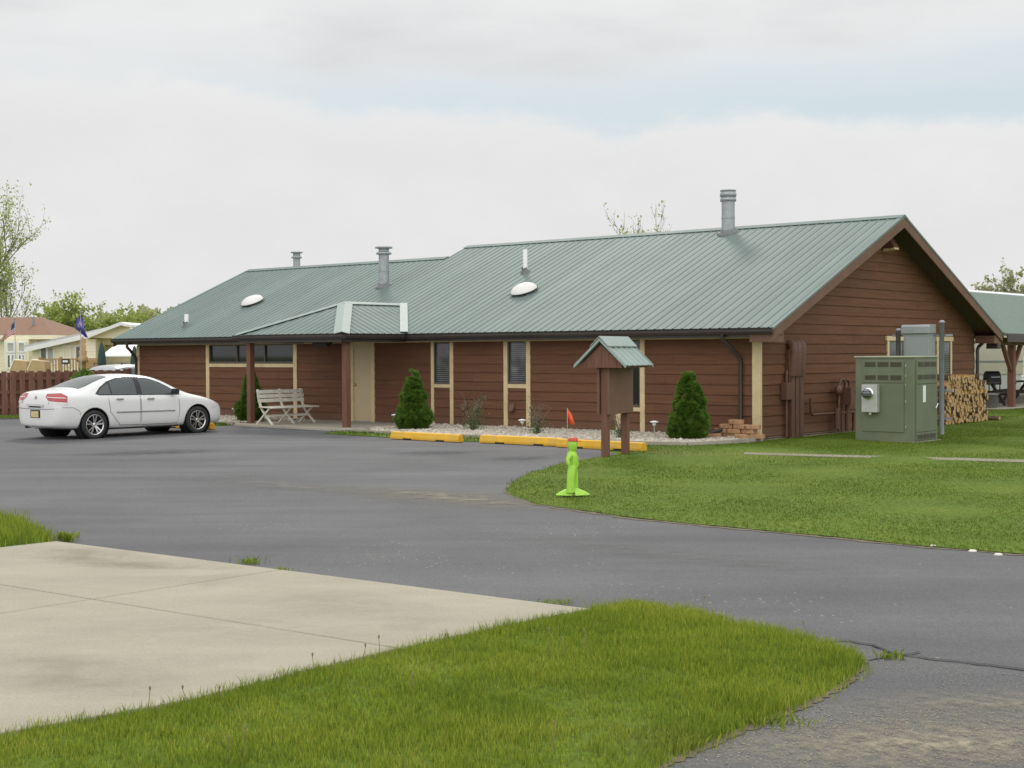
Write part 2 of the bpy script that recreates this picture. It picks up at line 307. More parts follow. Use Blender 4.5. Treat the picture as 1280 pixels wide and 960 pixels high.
# ------------------------------------------------------------------ mesh builder
class MB:
    def __init__(self): self.v = []; self.f = []; self.m = []; self.s = []
    def add(self, vs, fs, mi=0, smooth=False):
        o = len(self.v); self.v += [tuple(x) for x in vs]
        for f in fs: self.f.append([o+i for i in f]); self.m.append(mi); self.s.append(smooth)
    def box(self, p0, p1, mi=0, mtx=None):
        x0, y0, z0 = p0; x1, y1, z1 = p1
        vs = [Vector(q) for q in ((x0,y0,z0),(x1,y0,z0),(x1,y1,z0),(x0,y1,z0),(x0,y0,z1),(x1,y0,z1),(x1,y1,z1),(x0,y1,z1))]
        if mtx: vs = [mtx @ q for q in vs]
        self.add(vs, [(0,3,2,1),(4,5,6,7),(0,1,5,4),(1,2,6,5),(2,3,7,6),(3,0,4,7)], mi)
    def beam(self, a, b, w, h, mi=0, up=(0,0,1)):
        """rectangular bar from a to b"""
        a, b = Vector(a), Vector(b); d = (b-a).normalized(); up = Vector(up)
        if abs(d.dot(up)) > .98: up = Vector((0,1,0))
        x = d.cross(up).normalized(); y = x.cross(d)
        vs = []
        for p in (a, b):
            for sx, sy in ((-1,-1),(1,-1),(1,1),(-1,1)): vs.append(p + x*sx*w/2 + y*sy*h/2)
        self.add(vs, [(0,1,2,3),(7,6,5,4),(0,4,5,1),(1,5,6,2),(2,6,7,3),(3,7,4,0)], mi)
    def prism(self, poly, ext, mi=0, smooth=False):
        """poly: list of 3d points; extruded by vector ext"""
        n = len(poly); e = Vector(ext); a = [Vector(p) for p in poly]
        self.add(a + [p+e for p in a], [tuple(range(n))[::-1], tuple(range(n, 2*n))] + [(i, (i+1) % n, n+(i+1) % n, n+i) for i in range(n)], mi, smooth)
    def tube(self, pts, r, n=8, mi=0, smooth=True, cap=True):
        pts = [Vector(p) for p in pts]; k = len(pts)
        rs = r if isinstance(r, (list, tuple)) else [r]*k
        vs = []; t0 = (pts[1]-pts[0]).normalized()
        ref = Vector((0,0,1)) if abs(t0.z) < .9 else Vector((1,0,0))
        for i, p in enumerate(pts):
            t = (pts[min(i+1, k-1)]-pts[max(i-1, 0)]).normalized()
            x = t.cross(ref); x = x.normalized() if x.length > 1e-6 else Vector((1,0,0)); y = t.cross(x)
            for j in range(n):
                a = 2*math.pi*j/n; vs.append(p + (x*math.cos(a)+y*math.sin(a))*rs[i])
        fs = []
        for i in range(k-1):
            for j in range(n): fs.append((i*n+j, i*n+(j+1) % n, (i+1)*n+(j+1) % n, (i+1)*n+j))
        self.add(vs, fs, mi, smooth)
        if cap:
            self.add(vs[:n], [tuple(range(n))[::-1]], mi); self.add(vs[-n:], [tuple(range(n))], mi)
    def lathe(self, prof, n=24, mtx=None, mi=0, smooth=True):
        vs = []; fs = []
        for r, z in prof:
            for j in range(n):
                a = 2*math.pi*j/n; q = Vector((r*math.cos(a), r*math.sin(a), z)); vs.append(mtx @ q if mtx else q)
        for i in range(len(prof)-1):
            for j in range(n): fs.append((i*n+j, i*n+(j+1) % n, (i+1)*n+(j+1) % n, (i+1)*n+j))
        self.add(vs, fs, mi, smooth)
    def build(self, name, mats, parent=None, bevel=0.0, loc=None, rotz=0):
        me = bpy.data.meshes.new(name); me.from_pydata(self.v, [], self.f)
        mats = mats if isinstance(mats, (list, tuple)) else [mats]
        for x in mats: me.materials.append(M[x] if isinstance(x, str) else x)
        me.polygons.foreach_set('material_index', self.m); me.polygons.foreach_set('use_smooth', self.s); me.update()
        o = bpy.data.objects.new(name, me); COL.objects.link(o)
        if parent: o.parent = parent
        if loc is not None: o.location = loc
        if rotz: o.rotation_euler = (0, 0, rotz)
        if bevel:
            b = o.modifiers.new('bevel', 'BEVEL'); b.width = bevel; b.segments = 2; b.limit_method = 'ANGLE'
        return o
def tag(o, label=None, cat=None, group=None, kind=None):
    if label: o['label'] = label
    if cat: o['category'] = cat
    if group: o['group'] = group
    if kind: o['kind'] = kind
    return o
def empty(name, loc=(0,0,0), rotz=0.0):
    o = bpy.data.objects.new(name, None); COL.objects.link(o); o.location = loc; o.rotation_euler = (0, 0, rotz); o.empty_display_size = .3
    return o
def copy_tree(o, parent=None):
    c = o.copy(); COL.objects.link(c)
    if parent: c.parent = parent
    for ch in list(o.children): copy_tree(ch, c)
    return c
BROT = TH - math.pi/2        # local x = towards the right end of the front wall, local y = towards the back

def np_mesh(name, V, F, matname, parent=None, smooth=False):
    """V (n,3), F (m,k) numpy"""
    me = bpy.data.meshes.new(name); n, k = F.shape
    me.vertices.add(len(V)); me.vertices.foreach_set('co', V.astype(np.float32).ravel())
    me.loops.add(n*k); me.loops.foreach_set('vertex_index', F.astype(np.int32).ravel())
    me.polygons.add(n); me.polygons.foreach_set('loop_start', np.arange(0, n*k, k, dtype=np.int32))
    me.update(calc_edges=True); me.validate()
    me.materials.append(M[matname])
    if smooth: me.polygons.foreach_set('use_smooth', np.ones(n, bool))
    o = bpy.data.objects.new(name, me); COL.objects.link(o)
    if parent: o.parent = parent
    return o

# ------------------------------------------------------------------ camera, sun, sky
cam = bpy.data.cameras.new('camera'); co = bpy.data.objects.new('camera', cam); COL.objects.link(co)
cam.sensor_width = 36; cam.lens = 36*FOC/1280; cam.clip_end = 3000
co.matrix_world = Matrix.Translation((0, 0, CAMH)) @ Matrix.Rotation(math.pi/2 - PITCH, 4, 'X') @ Matrix.Rotation(ROLL, 4, 'Z')
scene.camera = co
SUN_TO = Vector((-0.06, 0.80, 0.62)).normalized()
sl = bpy.data.lights.new('sun', 'SUN'); sl.energy = 1.3; sl.angle = R(11); sl.color = (1.0, 0.95, 0.87)
so = bpy.data.objects.new('sun', sl); COL.objects.link(so); so.rotation_euler = (-SUN_TO).to_track_quat('-Z', 'Y').to_euler(); so.location = (0, 0, 40)
world = bpy.data.worlds.new('World'); scene.world = world; world.use_nodes = True
nt = world.node_tree; L = nt.links; bg = nt.nodes['Background']
sky = mk(nt, 'ShaderNodeTexSky'); sky.sky_type = 'NISHITA'; sky.sun_disc = False
sky.sun_elevation = math.asin(SUN_TO.z); sky.sun_rotation = math.atan2(SUN_TO.x, SUN_TO.y); sky.air_density = 1.0; sky.dust_density = 1.5
bg.inputs['Strength'].default_value = 0.1
tc = mk(nt, 'ShaderNodeTexCoord'); sp = mk(nt, 'ShaderNodeSeparateXYZ'); L.new(tc.outputs['Generated'], sp.inputs[0])
def math_(op, a, b=None, c=None):
    n = mk(nt, 'ShaderNodeMath', operation=op)
    for i, x in enumerate((a, b, c)):
        if x is None: continue
        if isinstance(x, (int, float)): n.inputs[i].default_value = x
        else: L.new(x, n.inputs[i])
    return n.outputs[0]
def smooth(x, lo, hi):
    n = mk(nt, 'ShaderNodeMapRange', interpolation_type='SMOOTHSTEP'); L.new(x, n.inputs[0]); n.inputs[1].default_value = lo; n.inputs[2].default_value = hi
    return n.outputs[0]
mpc = mk(nt, 'ShaderNodeMapping'); mpc.inputs['Scale'].default_value = (4.0, 4.0, 15.0); mpc.inputs['Location'].default_value = (2.3, 0.4, 0.7); L.new(tc.outputs['Generated'], mpc.inputs[0])
cn = mk(nt, 'ShaderNodeTexNoise', Scale=1.0, Detail=8.0, Roughness=0.55); L.new(mpc.outputs[0], cn.inputs['Vector'])
mpb = mk(nt, 'ShaderNodeMapping'); mpb.inputs['Scale'].default_value = (8.0, 8.0, 14.0); mpb.inputs['Location'].default_value = (1.7, 3.1, .4); L.new(tc.outputs['Generated'], mpb.inputs[0])
cb = mk(nt, 'ShaderNodeTexNoise', Scale=1.0, Detail=9.0, Roughness=0.6); L.new(mpb.outputs[0], cb.inputs['Vector'])
z = sp.outputs[2]; xx = sp.outputs[0]
# a strip of open sky between a cumulus bank below and a stratus deck above
low = math_('ADD', math_('ADD', 0.166, math_('MULTIPLY', xx, -0.055)), math_('MULTIPLY', math_('SUBTRACT', cb.outputs['Fac'], 0.5), 0.105))
above_bank = math_('SUBTRACT', z, low)
g1 = smooth(above_bank, -0.011, 0.013)
hi = math_('ADD', 0.196, math_('MULTIPLY', math_('SUBTRACT', cn.outputs['Fac'], 0.5), 0.10))
g2 = math_('SUBTRACT', 1.0, smooth(math_('SUBTRACT', z, hi), -0.034, 0.030))
g3 = smooth(xx, -0.36, -0.02)
gap = math_('MULTIPLY', math_('MULTIPLY', g1, g2), math_('ADD', 0.25, math_('MULTIPLY', g3, 0.75)))
# cloud brightness
shade = ramp(nt, [(0.30, (7.1, 7.18, 7.25)), (0.5, (8.1, 8.15, 8.2)), (0.72, (8.8, 8.85, 8.85))]); L.new(cn.outputs['Fac'], shade.inputs[0])
bank = ramp(nt, [(0.25, (7.6, 7.6, 7.6)), (0.75, (8.3, 8.3, 8.28))]); L.new(cb.outputs['Fac'], bank.inputs[0])
cm = mk(nt, 'ShaderNodeMix', data_type='RGBA'); L.new(g1, cm.inputs[0]); L.new(bank.outputs[0], cm.inputs[6]); L.new(shade.outputs[0], cm.inputs[7])
rim = math_('MULTIPLY', smooth(above_bank, -0.022, -0.002), math_('SUBTRACT', 1.0, g1))
cr = mk(nt, 'ShaderNodeMix', data_type='RGBA'); L.new(math_('MULTIPLY', rim, 0.3), cr.inputs[0]); L.new(cm.outputs[2], cr.inputs[6]); cr.inputs[7].default_value = (8.8, 8.8, 8.78, 1)
blue = mk(nt, 'ShaderNodeMix', data_type='RGBA'); blue.inputs[0].default_value = 0.93; L.new(sky.outputs[0], blue.inputs[6]); blue.inputs[7].default_value = (6.25, 7.25, 7.75, 1)
fin = mk(nt, 'ShaderNodeMix', data_type='RGBA'); L.new(gap, fin.inputs[0]); L.new(cr.outputs[2], fin.inputs[6]); L.new(blue.outputs[2], fin.inputs[7])
gain = math_('ADD', 1.0, math_('ADD', math_('MULTIPLY', smooth(z, 0.30, 0.95), 0.35), math_('MULTIPLY', smooth(math_('MULTIPLY', sp.outputs[1], -1.0), -0.35, 0.55), 0.75)))
fg_ = mk(nt, 'ShaderNodeMix', data_type='RGBA', blend_type='MULTIPLY'); fg_.inputs[0].default_value = 1.0; fg_.clamp_result = False
L.new(fin.outputs[2], fg_.inputs[6]); L.new(gain, fg_.inputs[7]); L.new(fg_.outputs[2], bg.inputs['Color'])
scene.view_settings.view_transform = 'Standard'; scene.view_settings.look = 'None'; scene.view_settings.exposure = 0; scene.view_settings.gamma = 1
scene.view_settings.use_curve_mapping = False
scene.render.engine = 'CYCLES'; scene.cycles.use_denoising = True; scene.cycles.max_bounces = 6; scene.cycles.transparent_max_bounces = 12

# ------------------------------------------------------------------ the ground
def sheet(name, pts, z, matname, rot=0):
    mb = MB(); mb.add([(p[0], p[1], z) for p in pts], [tuple(range(len(pts)))])
    o = mb.build(name, matname); tag(o, kind='structure'); 
    if o.data.polygons[0].normal.z < 0: o.data.flip_normals()
    return o
def resample(pts, step):
    out = []
    n = len(pts)
    for i in range(n):
        a, b = Vector(pts[i][:2]), Vector(pts[(i+1) % n][:2]); k = max(1, int((b-a).length/step))
        for j in range(k): out.append(a.lerp(b, j/k))
    return out
def inside(poly, x, y):
    """vectorised point in polygon"""
    r = np.zeros(len(x), bool); n = len(poly)
    for i in range(n):
        x1, y1 = poly[i][0], poly[i][1]; x2, y2 = poly[(i+1) % n][0], poly[(i+1) % n][1]
        c = ((y1 > y) != (y2 > y)); 
        if y1 != y2: r ^= c & (x < (x2-x1)*(y-y1)/(y2-y1)+x1)
    return r
def edge_dist(poly, x, y):
    d = np.full(len(x), 1e9); n = len(poly)
    for i in range(n):
        ax, ay = poly[i][0], poly[i][1]; bx, by = poly[(i+1) % n][0], poly[(i+1) % n][1]
        ex, ey = bx-ax, by-ay; l2 = ex*ex+ey*ey+1e-12
        t = np.clip(((x-ax)*ex+(y-ay)*ey)/l2, 0, 1)
        d = np.minimum(d, np.hypot(x-ax-t*ex, y-ay-t*ey))
    return d
def turf(name, poly, h, matname, step, rim=0.25, cell=0.3, jitter=0.03):
    """a raised lawn: rises from the rim to height h, triangulated"""
    b = resample(poly, step)
    b = [Vector((p.x+rnd.uniform(-jitter, jitter), p.y+rnd.uniform(-jitter, jitter))) for p in b]
    xs = np.array([p.x for p in b]); ys = np.array([p.y for p in b])
    gx, gy = np.meshgrid(np.arange(xs.min(), xs.max(), cell), np.arange(ys.min(), ys.max(), cell))
    gx = gx.ravel()+nrng.uniform(-.3, .3, gx.size)*cell; gy = gy.ravel()+nrng.uniform(-.3, .3, gy.size)*cell
    ok = inside(b, gx, gy); gx, gy = gx[ok], gy[ok]; d = edge_dist(b, gx, gy); ok = d > 0.04; gx, gy = gx[ok], gy[ok]
    n = len(b); vs = list(b) + [Vector((a, c)) for a, c in zip(gx, gy)]
    r = geometry.delaunay_2d_cdt(vs, [(i, (i+1) % n) for i in range(n)], [], 1, 1e-5)
    V = np.array([(p.x, p.y) for p in r[0]]); d = edge_dist(b, V[:, 0], V[:, 1])
    t = np.clip(d/rim, 0, 1); zz = h*(t*t*(3-2*t)) + 0.012*np.sin(V[:, 0]*1.7)*np.sin(V[:, 1]*1.3)*t
    mb = MB(); mb.add([(a, c, e) for (a, c), e in zip(V, zz+0.003)], [tuple(f) for f in r[2]], 0, True)
    o = mb.build(name, matname); tag(o, kind='structure')
    if o.data.polygons[0].normal.z < 0: o.data.flip_normals()
    return b
def blades(name, poly, count, hmin, hmax, width, matname, h0, rim=0.25, tall_edge=0.0, thin=None, lean=0.5, even=False):
    xs = [p[0] for p in poly]; ys = [p[1] for p in poly]
    x = nrng.uniform(min(xs), max(xs), count); y = nrng.uniform(min(ys), max(ys), count)
    # keep what the lens can see, with a margin for a step to the side
    vis = (np.abs(x) < 0.40*y + 1.6) & (y > 4.6)
    x, y = x[vis], y[vis]; ok = inside(poly, x, y)
    d = edge_dist(poly, x, y); d = np.where(ok, d, -d); ok |= (d > -.11) & (nrng.random(len(d)) < .5*np.exp(d/.04)); x, y, d = x[ok], y[ok], d[ok]
    cl = np.sin(x*3.1+np.cos(y*2.3)*2)*np.sin(y*2.7+np.sin(x*1.9)*2)     # clumps
    fine = np.sin(x*11.0+np.cos(y*9.0)*2)*np.sin(y*10.0+np.sin(x*8.0)*2)
    keep = nrng.random(len(x)) < np.clip((0.95 if even else 0.75)+(0.05 if even else 0.18)*cl+(0.05 if even else 0.2)*fine, .15, 1)
    if thin is not None: keep &= nrng.random(len(x)) < thin(x, y)
    x, y, d, cl, fine = x[keep], y[keep], d[keep], cl[keep], fine[keep]; n = len(x)
    t = np.clip(d/rim, 0, 1); z = h0*(t*t*(3-2*t))
    h = nrng.uniform(hmin, hmax, n)*(1+(0.1 if even else 0.25)*cl+(0.05 if even else 0.2)*fine) + tall_edge*np.exp(-np.abs(d)/0.18)*nrng.random(n)
    a = nrng.uniform(0, 2*np.pi, n); w = width*nrng.uniform(.6, 1.3, n)
    la = nrng.uniform(0, 2*np.pi, n); le = h*nrng.uniform(0.1, lean, n)
    px, py = np.cos(a)*w/2, np.sin(a)*w/2
    lx, ly = np.cos(la)*le, np.sin(la)*le
    V = np.empty((n, 5, 3)); 
    V[:, 0] = np.stack([x-px, y-py, z], 1); V[:, 1] = np.stack([x+px, y+py, z], 1)
    V[:, 2] = np.stack([x+px*.75+lx*.35, y+py*.75+ly*.35, z+h*.55], 1); V[:, 3] = np.stack([x-px*.75+lx*.35, y-py*.75+ly*.35, z+h*.55], 1)
    V[:, 4] = np.stack([x+lx, y+ly, z+h], 1)
    i = np.arange(n)*5
    F = np.concatenate([np.stack([i, i+1, i+2], 1), np.stack([i, i+2, i+3], 1), np.stack([i+3, i+2, i+4], 1)])
    o = np_mesh(name, V.reshape(-1, 3), F, matname); tag(o, kind='stuff'); return o

sheet('ground', [(-900, -40), (900, -40), (900, 1800), (-900, 1800)], -0.02, 'lawn')

pad_tl, pad_r = G(70, 680), G(738, 766)
pdir = (pad_r - pad_tl).normalized(); pn = Vector((-pdir.y, pdir.x, 0))
pad_l = pad_tl + (G(0, 688) - pad_tl)*9
pad_edge = [G(738, 766), G(660, 781), G(560, 802), G(480, 820), G(370, 847), G(250, 878), G(150, 897), G(65, 912), G(-40, 931)]
asph = [pad_l + pn*0, pad_tl, pad_r] 
road = [pad_tl - Vector((0.05, 0.05, 0)) - pdir*16 - pn*.3, pad_tl - pn*.06, pad_r - pn*.3, G(900, 790), G(1075, 830), G(1130, 838), G(1290, 850), Vector((14, 4, 0)), Vector((30, -6, 0)), Vector((32, 2, 0)), G(1300, 655), G(900, 600), SW(1.0, -4.2), SW(8.6, -3.3), SW(9.3, -2.5), SW(13.6, -2.3), SW(16, -2.0), SW(20.5, -2.4), SW(23.5, -4.6), SW(24, -8), SW(60, -20), Vector((-60, 20, 0))]
sheet('parking_lot', road, -0.006, 'asphalt')
sheet('old_driveway', [G(1035, 806), G(1085, 812), G(1150, 824), G(1215, 832), G(1290, 841), Vector((9, 3, 0)), Vector((4, -3, 0)), Vector((-1.0, -2, 0)), Vector((-0.4, 4, 0)), G(760, 1000), G(860, 930), G(1000, 860)], -0.001, 'old_asphalt')

# the concrete pad: four cast slabs with open joints
def slab(name, pts, z0, z1, matname, bevel=.012):
    mb = MB(); mb.prism([(p.x, p.y, z0) for p in pts], (0, 0, z1-z0)); o = mb.build(name, matname, bevel=bevel); tag(o, kind='structure')
    bm = bmesh.new(); bm.from_mesh(o.data); bmesh.ops.recalc_face_normals(bm, faces=bm.faces); bm.to_mesh(o.data); bm.free()
    return o
def clip_half(poly, p, n):
    out = []; k = len(poly)
    for i in range(k):
        a, b = poly[i], poly[(i+1) % k]; da, db = (a-p).dot(n), (b-p).dot(n)
        if da >= 0: out.append(a)
        if da*db < 0: out.append(a + (b-a)*(da/(da-db)))
    return out
pad_poly = [pad_l, pad_tl] + pad_edge + [G(-40, 931) + (G(-40, 931)-G(150, 897))*2.0, pad_l + Vector((-6, -6, 0))]
j1a, j1b = G(0, 735), G(480, 813); j1 = (j1b-j1a).normalized(); n1 = Vector((-j1.y, j1.x, 0))
j2a, j2b = G(0, 772), G(360, 715); j2 = (j2b-j2a).normalized(); n2 = Vector((-j2.y, j2.x, 0))
for s1 in (1, -1):
    for s2 in (1, -1):
        q = clip_half(pad_poly, j1a + n1*s1*.006, n1*s1); q = clip_half(q, j2a + n2*s2*.006, n2*s2)
        if len(q) > 2: slab('concrete_pad', q, -.05, .03, 'concrete')

# front lawn between the pad and the old drive
fl = pad_edge[::-1] + [G(770, 758), G(800, 756), G(860, 767), G(940, 785), G(1010, 800), G(1062, 816), G(1080, 829), G(1058, 852), G(1010, 878), G(950, 902), G(895, 925), G(850, 945), G(800, 975), Vector((0.1, 4.3, 0)), Vector((-2.6, 4.0, 0))]
flb = turf('front_lawn', fl, .035, 'lawn', .18, .3, .16, .012)
blades('front_lawn_grass', flb, 320000, .018, .050, .0042, 'blade', .035, .3, .05)
ico5 = bmesh.new(); bmesh.ops.create_icosphere(ico5, subdivisions=1, radius=1); iv5 = np.array([v.co[:] for v in ico5.verts]); if5 = np.array([[v.index for v in f.verts] for f in ico5.faces]); ico5.free()
# a fringe of bare soil along the drive
soil = [G(1086, 830), G(1062, 856), G(1014, 883), G(953, 908), G(898, 931), G(852, 951), G(800, 982), G(780, 985), G(840, 940), G(890, 918), G(945, 897), G(1005, 872), G(1050, 848), G(1072, 829)]
turf('soil_strip', soil, .005, 'soil', .035, .12, .08, .018)
# left lawn tip
ll = [pad_tl + Vector((-.02, .02, 0)), pad_l + pn*.02, pad_l + pn*2.0 + Vector((-3, 1.5, 0)), G(-60, 652), G(0, 650), G(25, 656), G(48, 666)]
llb = turf('left_lawn', ll, .05, 'lawn', .18, .25, .2, .02)
blades('left_lawn_grass', llb, 60000, .05, .11, .009, 'blade', .05, .25, .10)
# big lawn to the right of the lot, up to the lodge
rl = [G(632, 615), G(640, 603), G(660, 592), G(700, 580), G(745, 572), G(785, 566), G(800, 563.5), SW(.2, -4.0), SW(.9, -2.6), SW(.1, -2.45), SW(-.35, -1.0), SW(-.25, -.12), SW(-.2, 13), SW(2.2, 13.4), SW(1.6, 16.6), SW(.4, 36), SW(-30, 40), Vector((32, 8, 0)), Vector((15, 5.3, 0)), G(1280, 692), G(1140, 681), G(1000, 667), G(900, 658), G(800, 648), G(720, 637), G(665, 629)]
rlb = turf('right_lawn', rl, .03, 'lawn', .35, .5, .6, .03)
def worn(x, y):
    c = G(845, 575); c2 = G(960, 566)
    return 1 - .75*np.exp(-((x-c.x)/2.0)**2 - ((y-c.y)/1.6)**2) - .4*np.exp(-((x-c2.x)/1.5)**2 - ((y-c2.y)/1.2)**2)
near = [p for p in rl]
blades('right_lawn_grass', [(p[0], p[1]) for p in rlb], 2400000, .010, .024, .008, 'mown', .03, .5, .02, worn, 1.0, True)
# narrow walk crossing the lawn
wk = [G(930, 568.3), G(1290, 577.6), G(1290, 581.0), G(930, 570.5)]
M['walk'] = concrete_mat('worn_walk', (0.20, 0.19, 0.12), (0.30, 0.275, 0.20))
slab('path', [Vector((p.x, p.y, 0)) for p in wk], 0, .040, 'walk', 0)
def ribbon(name, pts, w, z, matname, step=.12, jit=.5):
    q = []
    for a, b in zip(pts[:-1], pts[1:]):
        k = max(1, int((b-a).length/step)); q += [a.lerp(b, j/k) for j in range(k)]
    q.append(pts[-1]); vs = []
    for i, p in enumerate(q):
        t = (q[min(i+1, len(q)-1)]-q[max(i-1, 0)]).normalized(); n_ = Vector((-t.y, t.x, 0)); o = rnd.uniform(-.25, .25)*w
        vs += [p+n_*(o+w*rnd.uniform(1-jit, 1)/2)+Vector((0, 0, z)), p+n_*(o-w*rnd.uniform(1-jit, 1)/2)+Vector((0, 0, z))]
    m_ = MB(); m_.add(vs, [(2*i, 2*i+1, 2*i+3, 2*i+2) for i in range(len(q)-1)]); o = m_.build(name, matname)
    if o.data.polygons[0].normal.z < 0: o.data.flip_normals()
    tag(o, kind='structure')
ribbon('dry_edge', [G(*p) for p in ((640, 603), (632, 615), (665, 629.5), (720, 637.8), (800, 649), (900, 659), (1000, 668), (1140, 682), (1285, 693.5))], .13, -.002, 'soil')
ribbon('dry_edge', [G(*p) for p in ((738, 765), (800, 755.5), (860, 766), (940, 784), (1010, 799), (1064, 815), (1084, 829))], .05, .002, 'soil')
M['crack'] = mat('asphalt_crack', (0.035, 0.035, 0.037), 0.9)
ribbon('asphalt_crack', [G(*p) for p in ((1030, 800.5), (1060, 801), (1090, 806), (1103, 811), (1120, 817), (1160, 823), (1210, 828), (1250, 833), (1300, 839))], .035, .003, 'crack', .06, .7)
ribbon('asphalt_crack', [G(*p) for p in ((1085, 826), (1105, 822), (1130, 818), (1150, 815))], .025, .003, 'crack', .06, .7)
def tuft(loc, n, rad, h, matname='blade'):
    x = nrng.normal(0, rad, n); y = nrng.normal(0, rad*.6, n); a = nrng.uniform(0, 6.28, n); hh = h*nrng.uniform(.5, 1.2, n); le = hh*nrng.uniform(.2, .8, n); w = .004
    b = np.stack([x, y, np.zeros(n)], 1); d = np.stack([np.cos(a), np.sin(a), np.zeros(n)], 1); sd = np.stack([-np.sin(a), np.cos(a), np.zeros(n)], 1)*w; up = np.array([0, 0, 1.])
    V = np.stack([b-sd, b+sd, b+d*le[:, None]*.4+up*hh[:, None]*.7+sd*.7, b+d*le[:, None]+up*hh[:, None]], 1).reshape(-1, 3); i = np.arange(n)*4
    o = np_mesh('weed_tuft', V, np.concatenate([np.stack([i, i+1, i+2], 1), np.stack([i, i+2, i+3], 1)]), matname); o.location = loc; return o
for u, v, n, rad, h, lab in ((311, 704.5, 60, .06, .06, 'small weed tuft at the far edge of the concrete pad, left of the joint'), (352, 714, 45, .05, .04, 'small weed tuft where the joint meets the far edge of the pad'), (84, 676.5, 90, .05, .10, 'weed tuft at the far left corner of the concrete pad'), (697, 754.5, 80, .09, .035, 'dry weed tuft between the pad and the asphalt'), (1112, 823, 50, .05, .05, 'weed tuft in the asphalt crack beside the lawn tip'), (963, 905, 110, .09, .05, 'weed tuft on the soil edge beside the old drive'), (846, 933, 130, .1, .06, 'weed tuft on the soil edge low in the foreground')):
    tag(tuft(G(u, v), n, rad, h), kind='stuff')
# seed stalks standing above the front lawn
mb = MB()
for u, v, h in ((690, 832, .20), (708, 828, .13), (728, 823, .15), (392, 850, .13), (415, 845, .07), (235, 886, .10), (183, 893, .12), (277, 884, .09), (687, 955, .17), (300, 955, .15), (286, 965, .14), (1010, 800, .10), (876, 770, .12), (474, 826, .13), (452, 828, .09), (560, 812, .08), (520, 870, .1), (800, 860, .09)):
    p = G(u, v); e = p + Vector((rnd.uniform(-.03, .03), 0, h)); mb.tube([p, p.lerp(e, .5)+Vector((.004, 0, 0)), e], [.0022, .002, .0018], 4); mb.tube([e, e+Vector((0, 0, .012)), e+Vector((0, 0, .024))], [.002, .007, .002], 5)
M['seed'] = mat('dry_seed_stalk', (0.24, 0.20, 0.10), 0.9)
tag(mb.build('seed_stalks', 'seed'), kind='stuff')
for u, v, lab in ((1166, 682.5, 'pale flat stone at the lawn edge, left one of three'), (1216, 688.5, 'pale flat stone at the lawn edge, middle and largest of three'), (1248, 693, 'pale flat stone at the lawn edge, right one of three')):
    p = G(u, v); m_ = MB(); m_.lathe([(0, .012), (.02, .010), (.03, 0), (.03, -.01)], 9, Matrix.Translation(p) @ Matrix.Diagonal((1.3, .8, 1, 1))); tag(m_.build('edge_stone', 'bench_white'), lab, 'stone', 'pale stones along the lawn edge')
# grass strip in front of the fence
gs = [SW(22.0, -2.2), SW(22.6, -4.6), SW(24.2, -7.0), SW(60, -22), SW(60, -18), SW(23.5, -1.0)]
gsb = turf('fence_lawn', gs, .03, 'lawn', .6, .3, .6, .03)
blades('fence_lawn_grass', gsb, 60000, .04, .09, .02, 'mown', .03, .3, .03)
def stain(name, u, v, rx, ry, rot, col, amt, z, kind='road_stain', nscale=3.0):
    m, nt2, b = nodes_of(name + '_stain'); L2 = nt2.links; b.inputs['Base Color'].default_value = (*col, 1); b.inputs['Roughness'].default_value = .9
    tc2 = mk(nt2, 'ShaderNodeTexCoord'); gr = mk(nt2, 'ShaderNodeTexGradient', gradient_type='SPHERICAL'); mp2 = mk(nt2, 'ShaderNodeMapping'); mp2.inputs['Scale'].default_value = (1/rx, 1/ry, 1); L2.new(tc2.outputs['Object'], mp2.inputs[0]); L2.new(mp2.outputs[0], gr.inputs[0])
    no = mk(nt2, 'ShaderNodeTexNoise', Scale=nscale, Detail=7.0, Roughness=.7); L2.new(tc2.outputs['Object'], no.inputs['Vector']); rp = ramp(nt2, [(.35, 0.0), (.65, 1.0)]); L2.new(no.outputs['Fac'], rp.inputs[0])
    mu = mk(nt2, 'ShaderNodeMath', operation='MULTIPLY'); L2.new(gr.outputs['Fac'], mu.inputs[0]); L2.new(rp.outputs[0], mu.inputs[1]); mv = mk(nt2, 'ShaderNodeMath', operation='MULTIPLY'); L2.new(mu.outputs[0], mv.inputs[0]); mv.inputs[1].default_value = amt; mv.use_clamp = True
    tp = mk(nt2, 'ShaderNodeBsdfTransparent'); ms2 = mk(nt2, 'ShaderNodeMixShader'); L2.new(mv.outputs[0], ms2.inputs[0]); L2.new(tp.outputs[0], ms2.inputs[1]); L2.new(b.outputs[0], ms2.inputs[2]); L2.new(ms2.outputs[0], nt2.nodes['Material Output'].inputs[0])
    q = G(u, v); m_ = MB(); m_.add([(-rx, -ry, 0), (rx, -ry, 0), (rx, ry, 0), (-rx, ry, 0)], [(0, 1, 2, 3)]); o = m_.build(kind, m, None, 0, (q.x, q.y, z), rot); tag(o, kind='structure')
RA = BROT
for k_, a_ in enumerate(((560, 621, 2.6, .9, RA, (.24, .215, .16), 1.1, .001), (360, 607, 2.2, .5, RA, (.22, .21, .19), .8, .0012), (540, 566, 1.0, .7, .3, (.04, .04, .042), .7, .0014), (650, 573, .8, .6, .9, (.04, .04, .042), .6, .0016), (180, 566, 1.6, .8, .5, (.035, .035, .037), .8, .0018), (820, 690, 3.0, .5, RA, (.19, .185, .175), .45, .002))):
    stain('lot', *a_)
